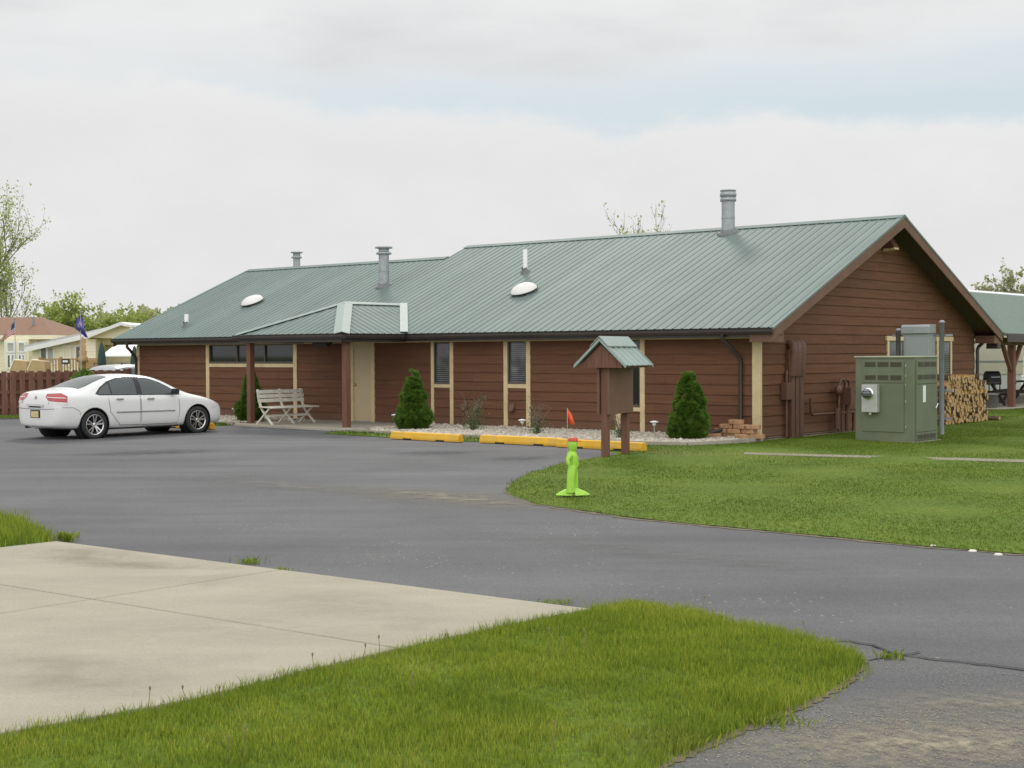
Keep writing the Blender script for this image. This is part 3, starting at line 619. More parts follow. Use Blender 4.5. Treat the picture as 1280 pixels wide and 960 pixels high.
for a_ in ((110, 700, 1.1, .5, RA, (.18, .165, .125), .42, .034), (190, 712, .9, .22, RA+.5, (.17, .155, .12), .4, .0345), (300, 790, 1.4, .7, .2, (.50, .46, .37), .6, .035), (90, 850, 1.0, .45, RA, (.24, .22, .165), .35, .0355), (430, 760, 1.2, .5, RA, (.46, .42, .33), .6, .036)):
    stain('pad', *a_, nscale=2.2)
stain('drive', 1160, 930, 1.25, .55, .15, (.30, .265, .19), 1.2, .006, nscale=9.0)
stain('drive', 1230, 880, 1.0, .35, .1, (.28, .25, .185), .8, .0065, nscale=9.0)
# pebbles washed over the old drive
N5 = 4200; cc = G(1150, 925); px_ = np.concatenate([nrng.normal(cc.x, .65, N5), nrng.uniform(-.4, 4.2, 900)]); py_ = np.concatenate([nrng.normal(cc.y, .33, N5) + .0, nrng.uniform(4.6, 8.4, 900)])
old = [G(1100, 826), G(1290, 842), Vector((6, 4, 0)), Vector((.3, 4, 0)), G(810, 985), G(905, 932), G(1020, 885), G(1090, 845)]
ok = inside(old, px_, py_); Vs, Fs, o_ = [], [], 0
for a, b in zip(px_[ok], py_[ok]):
    r = rnd.choice((.0018, .0022, .0026, .003, .0035, .005)); q = iv5*np.array([r*rnd.uniform(.9, 1.6), r*rnd.uniform(.7, 1.2), r*.7])*(1+nrng.uniform(-.15, .15, (len(iv5), 1))); Vs.append(q+np.array([a, b, .002])); Fs.append(if5+o_); o_ += len(iv5)
tag(np_mesh('drive_gravel', np.concatenate(Vs), np.concatenate(Fs), 'grit'), kind='stuff')
# grass between the stops and the bed
for nm, pts in (('verge', [SW(9.2, -3.7), SW(6.3, -4.0), SW(4.6, -3.9), SW(.6, -3.75), SW(.6, -3.1), SW(4.6, -3.15), SW(8.4, -3.2), SW(9.15, -2.9)]), ('verge', [SW(17.5, -2.75), SW(14.0, -3.0), SW(13.8, -2.6), SW(17.5, -2.25)])):
    b_ = turf(nm, pts, .03, 'lawn', .3, .15, .3, .02)
    blades(nm + '_grass', b_, 12000, .03, .06, .018, 'mown', .03, .15, .02)
# porch slab
slab('porch_floor', [SW(9.2, -2.85), SW(13.65, -2.62), SW(13.8, -2.4), SW(13.8, -.02), SW(9.2, -.02)], -.05, .05, 'concrete_grey')
# planting bed of stones
bed = [SW(9.15, -.03), SW(9.15, -2.3), SW(8.0, -3.1), SW(4.6, -2.95), SW(1.3, -2.75), SW(.2, -2.45), SW(-.1, -1.4), SW(-.1, -.03)]
bed2 = [SW(21.3, -.03), SW(21.3, -1.2), SW(17, -2.1), SW(13.85, -2.4), SW(13.85, -.03)]
mb = MB()
for pl in (bed, bed2):
    n = len(pl); mb.prism([(p.x, p.y, -.01) for p in pl], (0, 0, .05))
tag(mb.build('bed_soil', 'soil'), kind='structure')
ico = bmesh.new(); bmesh.ops.create_icosphere(ico, subdivisions=1, radius=1); iv = np.array([v.co[:] for v in ico.verts]); ifc = np.array([[v.index for v in f.verts] for f in ico.faces]); ico.free()
Vs, Fs, o_ = [], [], 0
for pl, cnt in ((bed, 9500), (bed2, 4200)):
    xs = [p.x for p in pl]; ys = [p.y for p in pl]
    x = nrng.uniform(min(xs), max(xs), cnt*3); y = nrng.uniform(min(ys), max(ys), cnt*3); ok = inside(pl, x, y); x, y = x[ok][:cnt], y[ok][:cnt]
    for a, b in zip(x, y):
        r = rnd.uniform(.02, .05)*(1.35 if rnd.random() < .1 else 1); an = rnd.uniform(0, 6.28); ca, sa = math.cos(an), math.sin(an)
        q = iv*np.array([r*rnd.uniform(.9, 1.5), r*rnd.uniform(.7, 1.1), r*rnd.uniform(.5, .85)])*(1+nrng.uniform(-.14, .14, (len(iv), 1)))
        q = np.stack([q[:, 0]*ca-q[:, 1]*sa+a, q[:, 0]*sa+q[:, 1]*ca+b, q[:, 2]+.045+rnd.uniform(0, .02)], 1)
        Vs.append(q); Fs.append(ifc+o_); o_ += len(iv)
tag(np_mesh('river_stones', np.concatenate(Vs), np.concatenate(Fs), 'stone'), kind='stuff')
# pale edging strip in front of the bed
mb = MB()
for a, b in ((SW(9.1, -2.75), SW(8.1, -3.1)), (SW(8.1, -3.1), SW(4.6, -3.0)), (SW(4.6, -3.0), SW(1.3, -2.8)), (SW(1.3, -2.8), SW(.15, -2.5)), (SW(.15, -2.5), SW(-.15, -1.4)), (SW(-.15, -1.4), SW(-.12, -.15)), (SW(17, -2.15), SW(13.9, -2.45))):
    mb.beam(a + Vector((0,0,.03)), b + Vector((0,0,.03)), .09, .09)
tag(mb.build('bed_edging', 'concrete_grey'), kind='structure')

# ------------------------------------------------------------------ the lodge
D_, OS, OW, ZE, SL, SST, WL, LL = 11.2, .578, .475, 2.304, .4353, 13.02, 4.776, 21.447
lodge = tag(empty('lodge', (CX, CY, 0), BROT), 'long low brown lodge with lap siding, tan trim and a green metal roof', 'building')
def rz(y, wl=D_/2): return ZE + SL*(min(y, 2*wl-y) + OW)      # roof surface
EXPO = .213; Z0 = .06
def lap(mb, org, e, n, a, b, z0, z1):
    """lap siding courses; a(z), b(z) bounds along e; org + e*t + n*out"""
    k = int(math.floor((z0-Z0)/EXPO + 1e-6)); z = Z0 + k*EXPO
    while z < z1 - 1e-4:
        lo, hi = max(z, z0), min(z+EXPO, z1)
        a0, b0, a1, b1 = a(lo), b(lo), a(hi), b(hi)
        if b0 - a0 > .02:
            if b1 < a1: a1 = b1 = (a1+b1)/2
            o0 = .029 - .022*(lo-z)/EXPO; o1 = .029 - .022*(hi-z)/EXPO
            def Q(t, zz, o): return Vector(org) + Vector(e)*t + Vector(n)*o + Vector((0, 0, zz))
            t = a0 - rnd.uniform(0.4, 3.6)
            while t < b0:
                u0, u1 = max(a0, t), min(b0, t+3.66); t += 3.664
                if u1-u0 < .01: continue
                def cl_(q): return min(max(q, a1), b1)
                v0_, v1_ = (a1 if u0 == a0 else cl_(u0)), (b1 if u1 == b0 else cl_(u1)); dz = rnd.uniform(-.0015, .0015)
                mb.add([Q(u0, lo, o0+dz), Q(u1, lo, o0+dz), Q(v1_, hi, o1+dz), Q(v0_, hi, o1+dz), Q(u0, lo, 0), Q(u1, lo, 0)], [(0,1,2,3), (4,5,1,0)])
        z += EXPO
def const(c): return lambda z: c
# front wall
ZT = 2.18
front = MB()
def seg(s1, s0, z0=.03, z1=ZT): lap(front, (0, 0, 0), (1, 0, 0), (0, -1, 0), const(-s1), const(-s0), z0, z1)
seg(LL, 18.05); seg(18.05, 14.27, .03, 1.48); seg(14.27, 12.12); seg(11.22, 9.18); seg(9.18, 8.54, .03, 1.02); seg(8.54, 6.81); seg(6.81, 6.12, .03, 1.03); seg(6.12, 3.55); seg(3.55, 2.9, .03, .56); seg(2.9, 0)
# gable wall: follows the roof slope
gw0, gw1 = 5.95, 6.62
def ylo(z): return max(0.0, (z+.16-ZE)/SL - OW)
def yhi(z): return D_ - ylo(z)
lap(front, (0, 0, 0), (0, 1, 0), (1, 0, 0), ylo, yhi, .0, 4.75)
# left end wall and back wall (plain, seen only from the side)
lap(front, (-LL, 0, 0), (0, 1, 0), (-1, 0, 0), lambda z: max(0.0, (z+.16-ZE)/SL-OW), lambda z: 2*WL - max(0.0, (z+.16-ZE)/SL-OW), .0, 4.4)
lap(front, (0, D_, 0), (-1, 0, 0), (0, 1, 0), const(0), const(SST), 0, ZT)
lap(front, (-SST, 2*WL, 0), (-1, 0, 0), (0, 1, 0), const(0), const(LL-SST), 0, ZT)
front.build('wall', 'siding', lodge)
# a shallow core behind the boards so that nothing shows through
mb = MB(); mb.box((-LL+.02, .09, 0), (-.02, D_-.7 if False else 2*WL-.02, 2.17)); mb.box((-SST, 2*WL-.02, 0), (-.02, D_-.02, 2.17)); mb.build('wall_core', 'dark', lodge)
mb = MB(); mb.box((-LL, -.01, -.05), (0.0, .3, .06)); mb.box((-.3, .3, -.05), (.01, D_, .04)); mb.build('foundation', 'concrete_grey', lodge)
# tan trim
tr = MB()
for s, w in ((18.05, .14), (14.27, .14), (9.18, .09), (8.54, .11), (6.81, .12), (6.12, .12), (3.55, .12), (2.9, .12)):
    tr.box((-s-w/2, -.042, .04), (-s+w/2, 0, ZT-.1))
tr.box((-.16, -.045, .01), (.0, 0, ZT-.1)); tr.box((0, -.045, .01), (.03, .03, ZT+.06))          # corner board
tr.box((-LL-.03, -.045, .01), (-LL+.1, 0, ZT-.1)); 
for s1, s0, z0, z1 in ((17.98, 14.34, 1.445, 1.54), (9.135, 8.595, .965, 1.045), (6.75, 6.18, .98, 1.075), (3.49, 2.96, .515, .60)):
    tr.box((-s1, -.04, z0), (-s0, 0, z1))
tr.box((-LL, -.036, ZT-.1), (0.0, 0, ZT+.045))                                                # frieze
tr.build('trim', 'tan', lodge)
# windows
def window(x0, x1, z0, z1, mull=(), glass='glass', curtain=False, yoff=0.0, plane='front', sill=.05):
    fr = MB(); w = .035
    def bx(a, b, o=fr):
        if plane == 'front': o.box((a[0], a[1], a[2]), (b[0], b[1], b[2]))
        else: o.box((-b[1], a[0], a[2]), (-a[1], b[0], b[2]))
    bx((x0, -.028, z0), (x0+w, .07, z1)); bx((x1-w, -.028, z0), (x1, .07, z1)); bx((x0+w, -.028, z1-w), (x1-w, .07, z1)); bx((x0+w, -.028, z0), (x1-w, .07, z0+sill))
    for c in mull: bx((c-.02, -.02, z0+sill), (c+.02, .07, z1-w))
    f = fr.build('window', 'window_frame', lodge)
    g = MB(); bx((x0+w, .02, z0+sill), (x1-w, .03, z1-w), g); g.build('pane', glass, f)
    return f
window(-17.98, -14.34, 1.54, ZT-.1, (-16.75, -15.55), sill=.06)
window(-9.135, -8.595, 1.045, ZT-.1, glass='glass_grey'); window(-6.75, -6.18, 1.075, ZT-.1, glass='glass_grey'); window(-3.49, -2.96, .60, ZT-.1)
# entrance door with jambs and header
mb = MB(); mb.box((-12.12, -.045, .05), (-12.0, .06, ZT-.1)); mb.box((-11.34, -.045, .05), (-11.22, .06, ZT-.1)); mb.box((-12.0, -.04, 2.03), (-11.34, .06, ZT-.1)); mb.build('door_frame', 'tan', lodge)
mb = MB(); mb.box((-12.0, -.012, .07), (-11.34, .04, 2.03)); dr = mb.build('door', 'tan_door', lodge, .006)
mb = MB(); mb.lathe([(0, .07), (.022, .068), (.03, .055), (.026, .04), (.012, .03), (.012, .012), (.034, .01), (.034, 0)], 16, Matrix.Translation((-11.93, -.012, 1.0)) @ Matrix.Rotation(R(90), 4, 'X')); mb.build('handle', 'brass', dr)
mb = MB(); mb.box((-12.0, -.06, .05), (-11.34, .0, .07)); mb.build('threshold', 'galv', dr)
# gable windows behind the switch gear
for y0, y1 in ((5.87, 6.86), (8.72, 9.66)):
    mb = MB(); w = .1
    mb.box((0, y0, .86), (.045, y0+w, 2.06)); mb.box((0, y1-w, .86), (.045, y1, 2.06)); mb.box((0, y0-.06, 2.06), (.055, y1+.06, 2.17)); mb.box((0, y0-.05, .78), (.06, y1+.05, .86))
    f = mb.build('window', 'tan', lodge)
    g = MB(); g.box((.005, y0+w, .86), (.03, y1-w, 2.06)); g.build('pane', 'glass_grey', f)
    g = MB(); g.box((.0301, y0+w, .86), (.038, y0+w+.03, 2.06)); g.box((.0301, y1-w-.03, .86), (.038, y1-w, 2.06)); g.box((.0301, y0+w+.03, 2.02), (.038, y1-w-.03, 2.06)); g.box((.0301, y0+w+.03, .86), (.038, y1-w-.03, .9)); g.build('sash', 'window_frame', f)

# ribbed metal roofing
def ribbed(mb, org, e, u, n, t0, t1, ulo, uhi, pitch=.2286, phase=0.0, rh=.016):
    org, e, u, n = Vector(org), Vector(e).normalized(), Vector(u).normalized(), Vector(n).normalized()
    prof = []
    k = math.floor((t0-phase)/pitch)
    while k*pitch+phase < t1:
        c = k*pitch+phase
        for dt, h in ((0, 0), (.018, rh), (.042, rh), (.060, 0), (.135, .004), (.150, .004)):
            if t0 < c+dt < t1: prof.append((c+dt, h))
        k += 1
    prof = [(t0, 0)] + prof + [(t1, 0)]
    vs = []; 
    for t, h in prof: vs += [org+e*t+u*ulo(t)+n*h, org+e*t+u*uhi(t)+n*h]
    mb.add(vs, [(2*i, 2*i+2, 2*i+3, 2*i+1) for i in range(len(prof)-1)])
ang = math.atan(SL); U = Vector((0, math.cos(ang), math.sin(ang))); N = Vector((0, -math.sin(ang), math.cos(ang)))
rf = MB()
lr, ll_ = (D_/2+OW)/math.cos(ang), (WL+OW)/math.cos(ang)
ribbed(rf, (0, -OW-.03, ZE-.013), (1, 0, 0), U, N, -SST, OS, const(0), const(lr+.03))
ribbed(rf, (0, -OW-.03, ZE-.013), (1, 0, 0), U, N, -LL-OS, -SST, const(0), const(ll_+.03))
U2 = Vector((0, -math.cos(ang), math.sin(ang))); N2 = Vector((0, math.sin(ang), math.cos(ang)))
ribbed(rf, (0, D_+OW+.03, ZE-.013), (1, 0, 0), U2, N2, -SST, OS, const(0), const(lr+.03))
ribbed(rf, (0, 2*WL+OW+.03, ZE-.013), (1, 0, 0), U2, N2, -LL-OS, -SST, const(0), const(ll_+.03))
roof_o = rf.build('roof', 'roof', lodge)
# roof deck under the metal, closing the eaves
dk = MB()
for x0, x1, yr in ((-SST, OS-.03, D_/2), (-LL-OS+.03, -SST, WL)):
    zr = ZE + SL*(yr+OW) - .03
    for sgn in (1, -1):
        ye = -OW+.02 if sgn == 1 else 2*yr+OW-.02
        dk.prism([(x0, ye, ZE-.022), (x0, yr, zr), (x0, yr, zr-.13), (x0, ye, ZE-.15)], (x1-x0, 0, 0))
    dk.box((x0, -OW+.02, ZE-.165), (x1, .0, ZE-.151)); dk.box((x0, 2*yr, ZE-.165), (x1, 2*yr+OW-.02, ZE-.151))
dk.build('roof_deck', 'soffit', lodge)
# ridge caps
rc = MB()
for x0, x1, yr in ((-SST-.03, OS+.02, D_/2), (-LL-OS-.02, -SST-.03, WL)):
    zr = ZE + SL*(yr+OW) + .034
    a, b = .2*math.cos(ang), .2*math.sin(ang)
    rc.prism([(x0, yr-a, zr-b), (x0, yr, zr), (x0, yr+a, zr-b), (x0, yr+a, zr-b-.012), (x0, yr, zr-.014), (x0, yr-a, zr-b-.012)], (x1-x0, 0, 0))
rc.build('ridge_cap', 'roof', roof_o)
# rake boards and eave returns
def rake(x, yr, name='rake_board', flash=True):
    mb = MB(); zr = ZE + SL*(yr+OW)
    for sgn in (1, -1):
        yo = -OW-.02 if sgn == 1 else 2*yr+OW+.02
        mb.prism([(x, yo, ZE-.03-.01), (x, yr, zr-.03), (x, yr, zr-.27), (x, yo, ZE-.26)], (.04, 0, 0))
        if flash: mb.prism([(x-.06, yo, ZE+.004-.01), (x-.06, yr, zr+.02), (x-.06, yr, zr-.036), (x-.06, yo, ZE-.046)], (.112, 0, 0), 1)
    return mb.build(name, ['brown_trim', 'roof'], lodge)
rake(OS-.03, D_/2); rake(-LL-OS-.01, WL)
mb = MB(); zr = ZE + SL*(D_/2+OW); mb.prism([(-SST-.05, WL-.5, ZE+SL*(WL-.5+OW)-.02), (-SST-.05, D_/2, zr-.02), (-SST-.05, D_/2+.9, ZE+SL*(D_/2-.9+OW)), (-SST-.05, D_/2, zr-.5)], (.05, 0, 0)); mb.build('step_board', 'brown_trim', lodge)
for yo, yi in ((-OW, -.0), (D_, D_+OW)):
    mb = MB(); mb.box((.03, yo, ZE-.30), (OS-.03, yi, ZE-.10)); mb.build('eave_return', 'brown_trim', lodge)
# gutters
def gutter(mb, a, b, n):
    """K style gutter from a to b, n = outward"""
    a, b, n = Vector(a), Vector(b), Vector(n); d = (b-a)
    prof = [(0, 0), (.012, -.005), (.012, -.105), (.075, -.105), (.10, -.055), (.10, -.015), (.12, -.008), (.125, .002), (.115, .002), (.112, -.006), (.098, -.006)]
    prof = [(0, .0), (0, -.112), (.078, -.112), (.104, -.06), (.104, -.012), (.125, -.004), (.125, .004), (.09, .004), (.085, -.02), (.02, -.02), (.02, 0)]
    mb.prism([a + n*o + Vector((0, 0, z)) for o, z in prof], d)
gz = ZE-.03
g = MB(); gutter(g, (-9.65, -OW+.01, gz), (OS+.02, -OW+.01, gz), (0, -1, 0)); gutter(g, (-LL-OS-.02, -OW+.01, gz), (-13.45, -OW+.01, gz), (0, -1, 0)); gutter(g, (-SST, D_+OW-.01, gz), (OS+.02, D_+OW-.01, gz), (0, 1, 0))
g.box((-LL-OS, -OW+.012, ZE-.20), (OS-.04, -OW+.03, ZE-.03))
gut = g.build('gutter', 'fascia', lodge)
# downspouts
xd = -.42
mb = MB(); mb.tube([(xd-.16, -OW-.05, gz-.1), (xd-.16, -OW-.05, gz-.19), (xd-.02, -.10, 1.72), (xd, -.07, 1.62), (xd, -.07, .42), (xd, -.09, .33), (xd-.02, -.2, .28), (xd-.45, -1.02, .10)], .042, 8); mb.build('downspout', 'fascia', lodge)
mb = MB(); mb.tube([(-LL+.18, -OW-.05, gz-.1), (-LL+.18, -OW-.05, gz-.24), (-LL+.24, -OW+.02, gz-.34), (-LL+.0, -.10, 1.72), (-LL-.02, -.07, 1.6), (-LL-.02, -.07, .1)], .045, 8); mb.build('downspout', 'fascia', lodge)
mb = MB(); mb.tube([(.1, D_+OW+.05, gz-.1), (.1, D_+OW+.05, gz-.2), (.09, D_+.1, 1.92), (.07, D_+.07, 1.85), (.07, D_+.07, .1)], .045, 8); mb.build('downspout', 'fascia', lodge)
# hanging boxed beam end at the far eave
mb = MB(); mb.box((.24, D_+.22, 1.86), (.56, D_+.44, ZE-.302)); mb.build('bracket_box', 'fascia', lodge, .02)

# hipped porch roof over the entrance
XS0, XS1, YE, ZP = -13.45, -9.65, -2.63, 2.285
hw = (XS1-XS0)/2; xm = (XS0+XS1)/2; rise = .424; pa = math.atan(rise); zA = ZP + hw*rise; yA = YE+hw
yB = (zA-ZE)/SL - OW + .12
pr = MB()
cu = math.cos(pa); u_f = (0, cu, math.sin(pa)); n_f = (0, -math.sin(pa), cu)
ribbed(pr, (xm, YE-.02, ZP), (1, 0, 0), u_f, n_f, -hw, hw, const(0), lambda t: max(0, (hw-abs(t))/cu))
for sgn in (1, -1):
    org = (xm+sgn*(hw+.02), YE, ZP); uu = (-sgn*cu, 0, math.sin(pa)); nn = (sgn*math.sin(pa), 0, cu)
    def top(t): return min(t, hw)/cu
    def bot(t):   # where the main roof comes through
        zz = ZE + SL*(YE+t+OW); return max(0, (zz-ZP-.02)/rise/cu) if YE+t > -OW else 0
    ribbed(pr, org, (0, 1, 0), uu, nn, 0, yB-YE, lambda t: min(bot(t), top(t)), top)
porch = pr.build('porch_roof', 'roof', lodge)
cp = MB()
A = Vector((xm, yA, zA+.045)); B = Vector((xm, yB, zA+.045))
def capbar(a, b, w, l=None, drop=.06):
    a, b = Vector(a), Vector(b); d = (b-a).normalized(); x = d.cross(Vector((0,0,1))).normalized()
    for sgn in (1, -1):
        e = x*sgn*w - Vector((0,0,drop))
        cp.add([a, b, b+e, a+e, a-Vector((0,0,.012)), b-Vector((0,0,.012)), b+e-Vector((0,0,.012)), a+e-Vector((0,0,.012))], [(0,1,2,3), (7,6,5,4), (0,3,7,4), (1,5,6,2), (2,6,7,3)])
capbar(A, B, .17, drop=.064); capbar((XS1+.03, YE-.03, ZP+.045), A, .19, drop=.05); capbar((XS0-.03, YE-.03, ZP+.045), A, .19, drop=.05)
# valley flashing on the right
v0 = Vector((XS1+.02, -OW, ZP+.03)); 
tB = (zA-ZE)/SL - OW
capbar((XS1+.03, -OW-.1, ZP+.062), (xm+.05, tB, zA+.055), .10, drop=.0)
M['pale_flashing'] = mat('pale_green_flashing', (0.215, 0.268, 0.25), 0.6, 0.08, 3); cp.build('hip_cap', 'pale_flashing', porch)
mb = MB(); mb.box((XS0+.12, YE+.12, ZP-.17), (XS1-.12, .0-OW+.02, ZP-.15)); mb.build('porch_ceiling', 'soffit', porch)
mb = MB(); gutter(mb, (XS0-.12, YE+.01, ZP-.012), (XS1+.12, YE+.01, ZP-.012), (0, -1, 0)); gutter(mb, (XS1-.01, YE, ZP-.012), (XS1-.01, -OW, ZP-.012), (1, 0, 0)); gutter(mb, (XS0+.01, -OW, ZP-.012), (XS0+.01, YE, ZP-.012), (-1, 0, 0))
mb.box((XS0+.02, YE+.012, ZP-.2), (XS1-.02, YE+.04, ZP-.02)); mb.box((XS1-.04, YE+.04, ZP-.2), (XS1-.012, -OW, ZP-.02)); mb.box((XS0+.012, YE+.04, ZP-.2), (XS0+.04, -OW, ZP-.02)); mb.build('porch_gutter', 'fascia', porch)
for x in (-13.46+.03, -9.9):
    mb = MB(); mb.box((x-.075, -2.33, -.04), (x+.075, -2.18, ZP-.16)); mb.build('porch_post', 'post_brown', lodge, .008)
# small hooded vents low on the front wall
for s in (8.12, 7.72, 6.62):
    mb = MB(); x = -s; mb.prism([(x-.075, -.02, .62), (x-.075, -.02, .44), (x-.075, -.11, .44)], (.15, 0, 0)); mb.box((x-.085, -.032, .43), (x+.085, -.01, .64)); mb.build('wall_vent', 'pipe_brown', lodge)
# lamp under the porch and floodlight under the gable peak
mb = MB(); mb.box((-13.05, -.5, ZT-.12), (-12.5, -.3, ZT-.03)); mb.box((-13.0, -.46, ZT-.17), (-12.55, -.34, ZT-.12)); mb.build('porch_lamp', 'fascia', lodge)
mb = MB(); mb.box((.02, 5.6, 4.22), (.2, 5.86, 4.46)); mb.prism([(.2, 5.6, 4.44), (.2, 5.6, 4.2), (.34, 5.6, 4.24)], (0, .26, 0)); f = mb.build('floodlight', 'pipe_brown', lodge)
mb = MB(); mb.prism([(.05, 5.61, 4.215), (.05, 5.61, 4.15), (.33, 5.61, 4.19), (.33, 5.61, 4.235)], (0, .24, 0)); mb.build('lens', 'tan', f)
# things on the roof
def flue(s, w, h, r, name, cap='drum'):
    zb = rz(w, D_/2 if s < SST else WL); x = -s
    mb = MB(); mb.lathe([(r, zb-.25), (r, zb+h)], 24, Matrix.Translation((x, w, 0))); mb.lathe([(r, zb+h*.44), (r*1.045, zb+h*.44), (r*1.045, zb+h*.48), (r, zb+h*.48)], 24, Matrix.Translation((x, w, 0)), 0, False)
    c = mb.build('chimney', 'galv', roof_o)
    mb = MB(); T = Matrix.Translation((x, w, zb+h))
    if cap == 'drum':
        mb.lathe([(r, -.02), (r*1.22, -.01), (r*1.22, .07), (r*1.05, .075), (r*1.05, .10), (r*1.25, .105), (r*1.25, .20), (r*1.1, .21), (r*1.1, .24), (r*1.22, .245), (r*1.22, .27), (0, .30)], 20, T)
    else:
        mb.lathe([(r, -.03), (r*1.5, -.02), (r*1.5, .03), (r*1.05, .04), (r*1.05, .14), (r*1.7, .15), (r*1.7, .19), (0, .21)], 20, T)
    mb.build('chimney_cap', 'galv', c)
    mb = MB(); mb.lathe([(r*1.8, -.045), (r*1.75, .0), (r*1.3, .02), (r*1.08, .07), (r*1.0, .08)], 20, Matrix.Translation((x, w, zb+.03)) @ Matrix.Rotation(ang*.8, 4, 'X')); mb.build('flashing', 'galv_dark', c)
flue(3.94, 5.25, .80, .165, 'flue'); flue(13.65, 2.74, .92, .145, 'flue', 'wide'); flue(20.6, 5.6, .75, .115, 'flue', 'wide')
def vpipe(s, w, h, r):
    zb = rz(w, WL if s > SST else D_/2); mb = MB(); mb.lathe([(r, -.1), (r, h), (r*.8, h), (r*.8, h-.1)], 14, Matrix.Translation((-s, w, zb))); p = mb.build('vent_pipe', 'pvc', roof_o)
    mb = MB(); mb.lathe([(r*2.4, -.05), (r*2.2, .0), (r*1.3, .04), (r*1.15, .12)], 16, Matrix.Translation((-s, w, zb+.03)) @ Matrix.Rotation(ang, 4, 'X')); mb.build('boot', 'galv_dark', p)
vpipe(8.86, 3.2, .62, .06); vpipe(19.45, .29, .36, .06)
def dome(s, w):
    zb = rz(w, WL if s > SST else D_/2); T = Matrix.Translation((-s, w, zb+.02)) @ Matrix.Rotation(ang, 4, 'X') @ Matrix.Diagonal((.8, .8, .85, 1))
    mb = MB(); mb.lathe([(.44, .06), (.42, .10), (.35, .17), (.22, .225), (.1, .245), (0, .25)], 28, T); d = mb.build('skylight', 'dome', roof_o)
    mb = MB(); mb.lathe([(.36, -.03), (.36, .05), (.45, .052), (.45, .075)], 28, T); mb.build('skylight_curb', 'galv_dark', d)
dome(7.78, 1.85); dome(18.3, 1.85)
# service gear on the gable wall
mb = MB()
for y in (1.06, 1.25, 1.44): mb.box((.03, y, -.02), (.14, y+.15, 1.35)); mb.tube([(.10, y+.075, 1.3), (.13, y+.075, 1.8), (.12, y+.075, 1.95), (.05, y+.075, 1.99)], .1, 10)
mb.box((.02, 1.0, 1.15), (.12, 1.62, 1.85)); mb.build('conduit_chase', 'pipe_brown', lodge)
mb = MB(); mb.box((.03, .78, .80), (.19, 1.0, 1.16)); mb.tube([(.09, .93, .8), (.09, .93, .02)], .035, 8); mb.tube([(.09, .93, 1.16), (.09, .93, 1.32), (.06, 1.0, 1.4)], .03, 8); mb.build('disconnect_box', 'pipe_brown', lodge, .01)
gm = MB()
gm.lathe([(0, -.11), (.15, -.11), (.17, -.08), (.17, .08), (.15, .11), (0, .11)], 16, Matrix.Translation((.26, 3.95, .82)) @ Matrix.Rotation(R(90), 4, 'Y'))
gm.box((.10, 3.72, .62), (.38, 4.12, 1.0)); gm.tube([(.2, 3.8, 1.0), (.2, 3.8, 1.13), (.2, 3.7, 1.2), (.2, 3.58, 1.18), (.2, 3.5, 1.05), (.2, 3.5, .05)], .032, 8); gm.tube([(.2, 4.0, 1.0), (.2, 4.0, 1.12), (.2, 3.9, 1.2), (.2, 3.85, 1.16)], .03, 8)
gm.lathe([(0, .05), (.11, .04), (.12, 0), (.11, -.05), (0, -.05)], 14, Matrix.Translation((.2, 3.5, .95)) @ Matrix.Rotation(R(90), 4, 'Y')); gm.tube([(.2, 3.4, .1), (.2, 3.4, .55)], .06, 8)
gm.tube([(.12, 2.33, .80), (.12, 2.36, .72), (.12, 2.36, .49), (.14, 2.4, .45), (.16, 3.5, .45), (.2, 4.2, .45), (.2, 4.2, .02)], .032, 8); gm.tube([(.2, 3.9, .62), (.2, 3.9, .02)], .05, 8)
gm.tube([(.2, 3.65, .5), (.2, 3.65, .02)], .03, 8)
gm.v = [(a_, b_-.42, c_) for a_, b_, c_ in gm.v]; f = gm.build('gas_meter', 'pipe_brown', lodge)
mb = MB(); mb.lathe([(0, .012), (.05, .01), (.055, 0)], 14, Matrix.Translation((.39, 3.58, .92)) @ Matrix.Rotation(R(90), 4, 'Y')); mb.build('dial', 'pvc', f)

# ------------------------------------------------------------------ vehicles
def lerp(a, b, t): return a+(b-a)*t
def sstep(x, a, b):
    t = min(1, max(0, (x-a)/(b-a))); return t*t*(3-2*t)
def car_shell(tab):
    """closed body lofted through stations (x, half width, bottom, belt, top)"""
    rings = []
    for x, w, zb, zbelt, zt in tab:
        h = zt-zbelt; c = sstep(h, .10, .36)
        hb = zbelt-zb
        half = [(0, zb), (.75*w, zb), (.94*w, zb+.05), (.995*w, zb+hb*.36), (1.0*w, zb+hb*.68), (.985*w, zbelt-.06), (.95*w, zbelt),
                (lerp(.80, .845, c)*w, zbelt+lerp(.62, .52, c)*h), (lerp(.58, .69, c)*w, zbelt+lerp(.86, .90, c)*h), (lerp(.30, .40, c)*w, zbelt+lerp(.97, .985, c)*h), (0, zt)]
        rings.append([(x, -y, z) for y, z in half] + [(x, y, z) for y, z in half[-2:0:-1]])
    n = len(rings[0]); mb = MB()
    mb.add([p for r in rings for p in r], [(i*n+j, (i+1)*n+j, (i+1)*n+(j+1) % n, i*n+(j+1) % n) for i in range(len(rings)-1) for j in range(n)], 0, True)
    mb.add(rings[0], [tuple(range(n))], 0, True); mb.add(rings[-1], [tuple(range(n))[::-1]], 0, True)
    bm = bmesh.new(); me = bpy.data.meshes.new('shell'); me.from_pydata(mb.v, [], mb.f); bm.from_mesh(me)
    bmesh.ops.remove_doubles(bm, verts=bm.verts, dist=1e-5); bmesh.ops.recalc_face_normals(bm, faces=bm.faces); bm.to_mesh(me); bm.free()
    return me
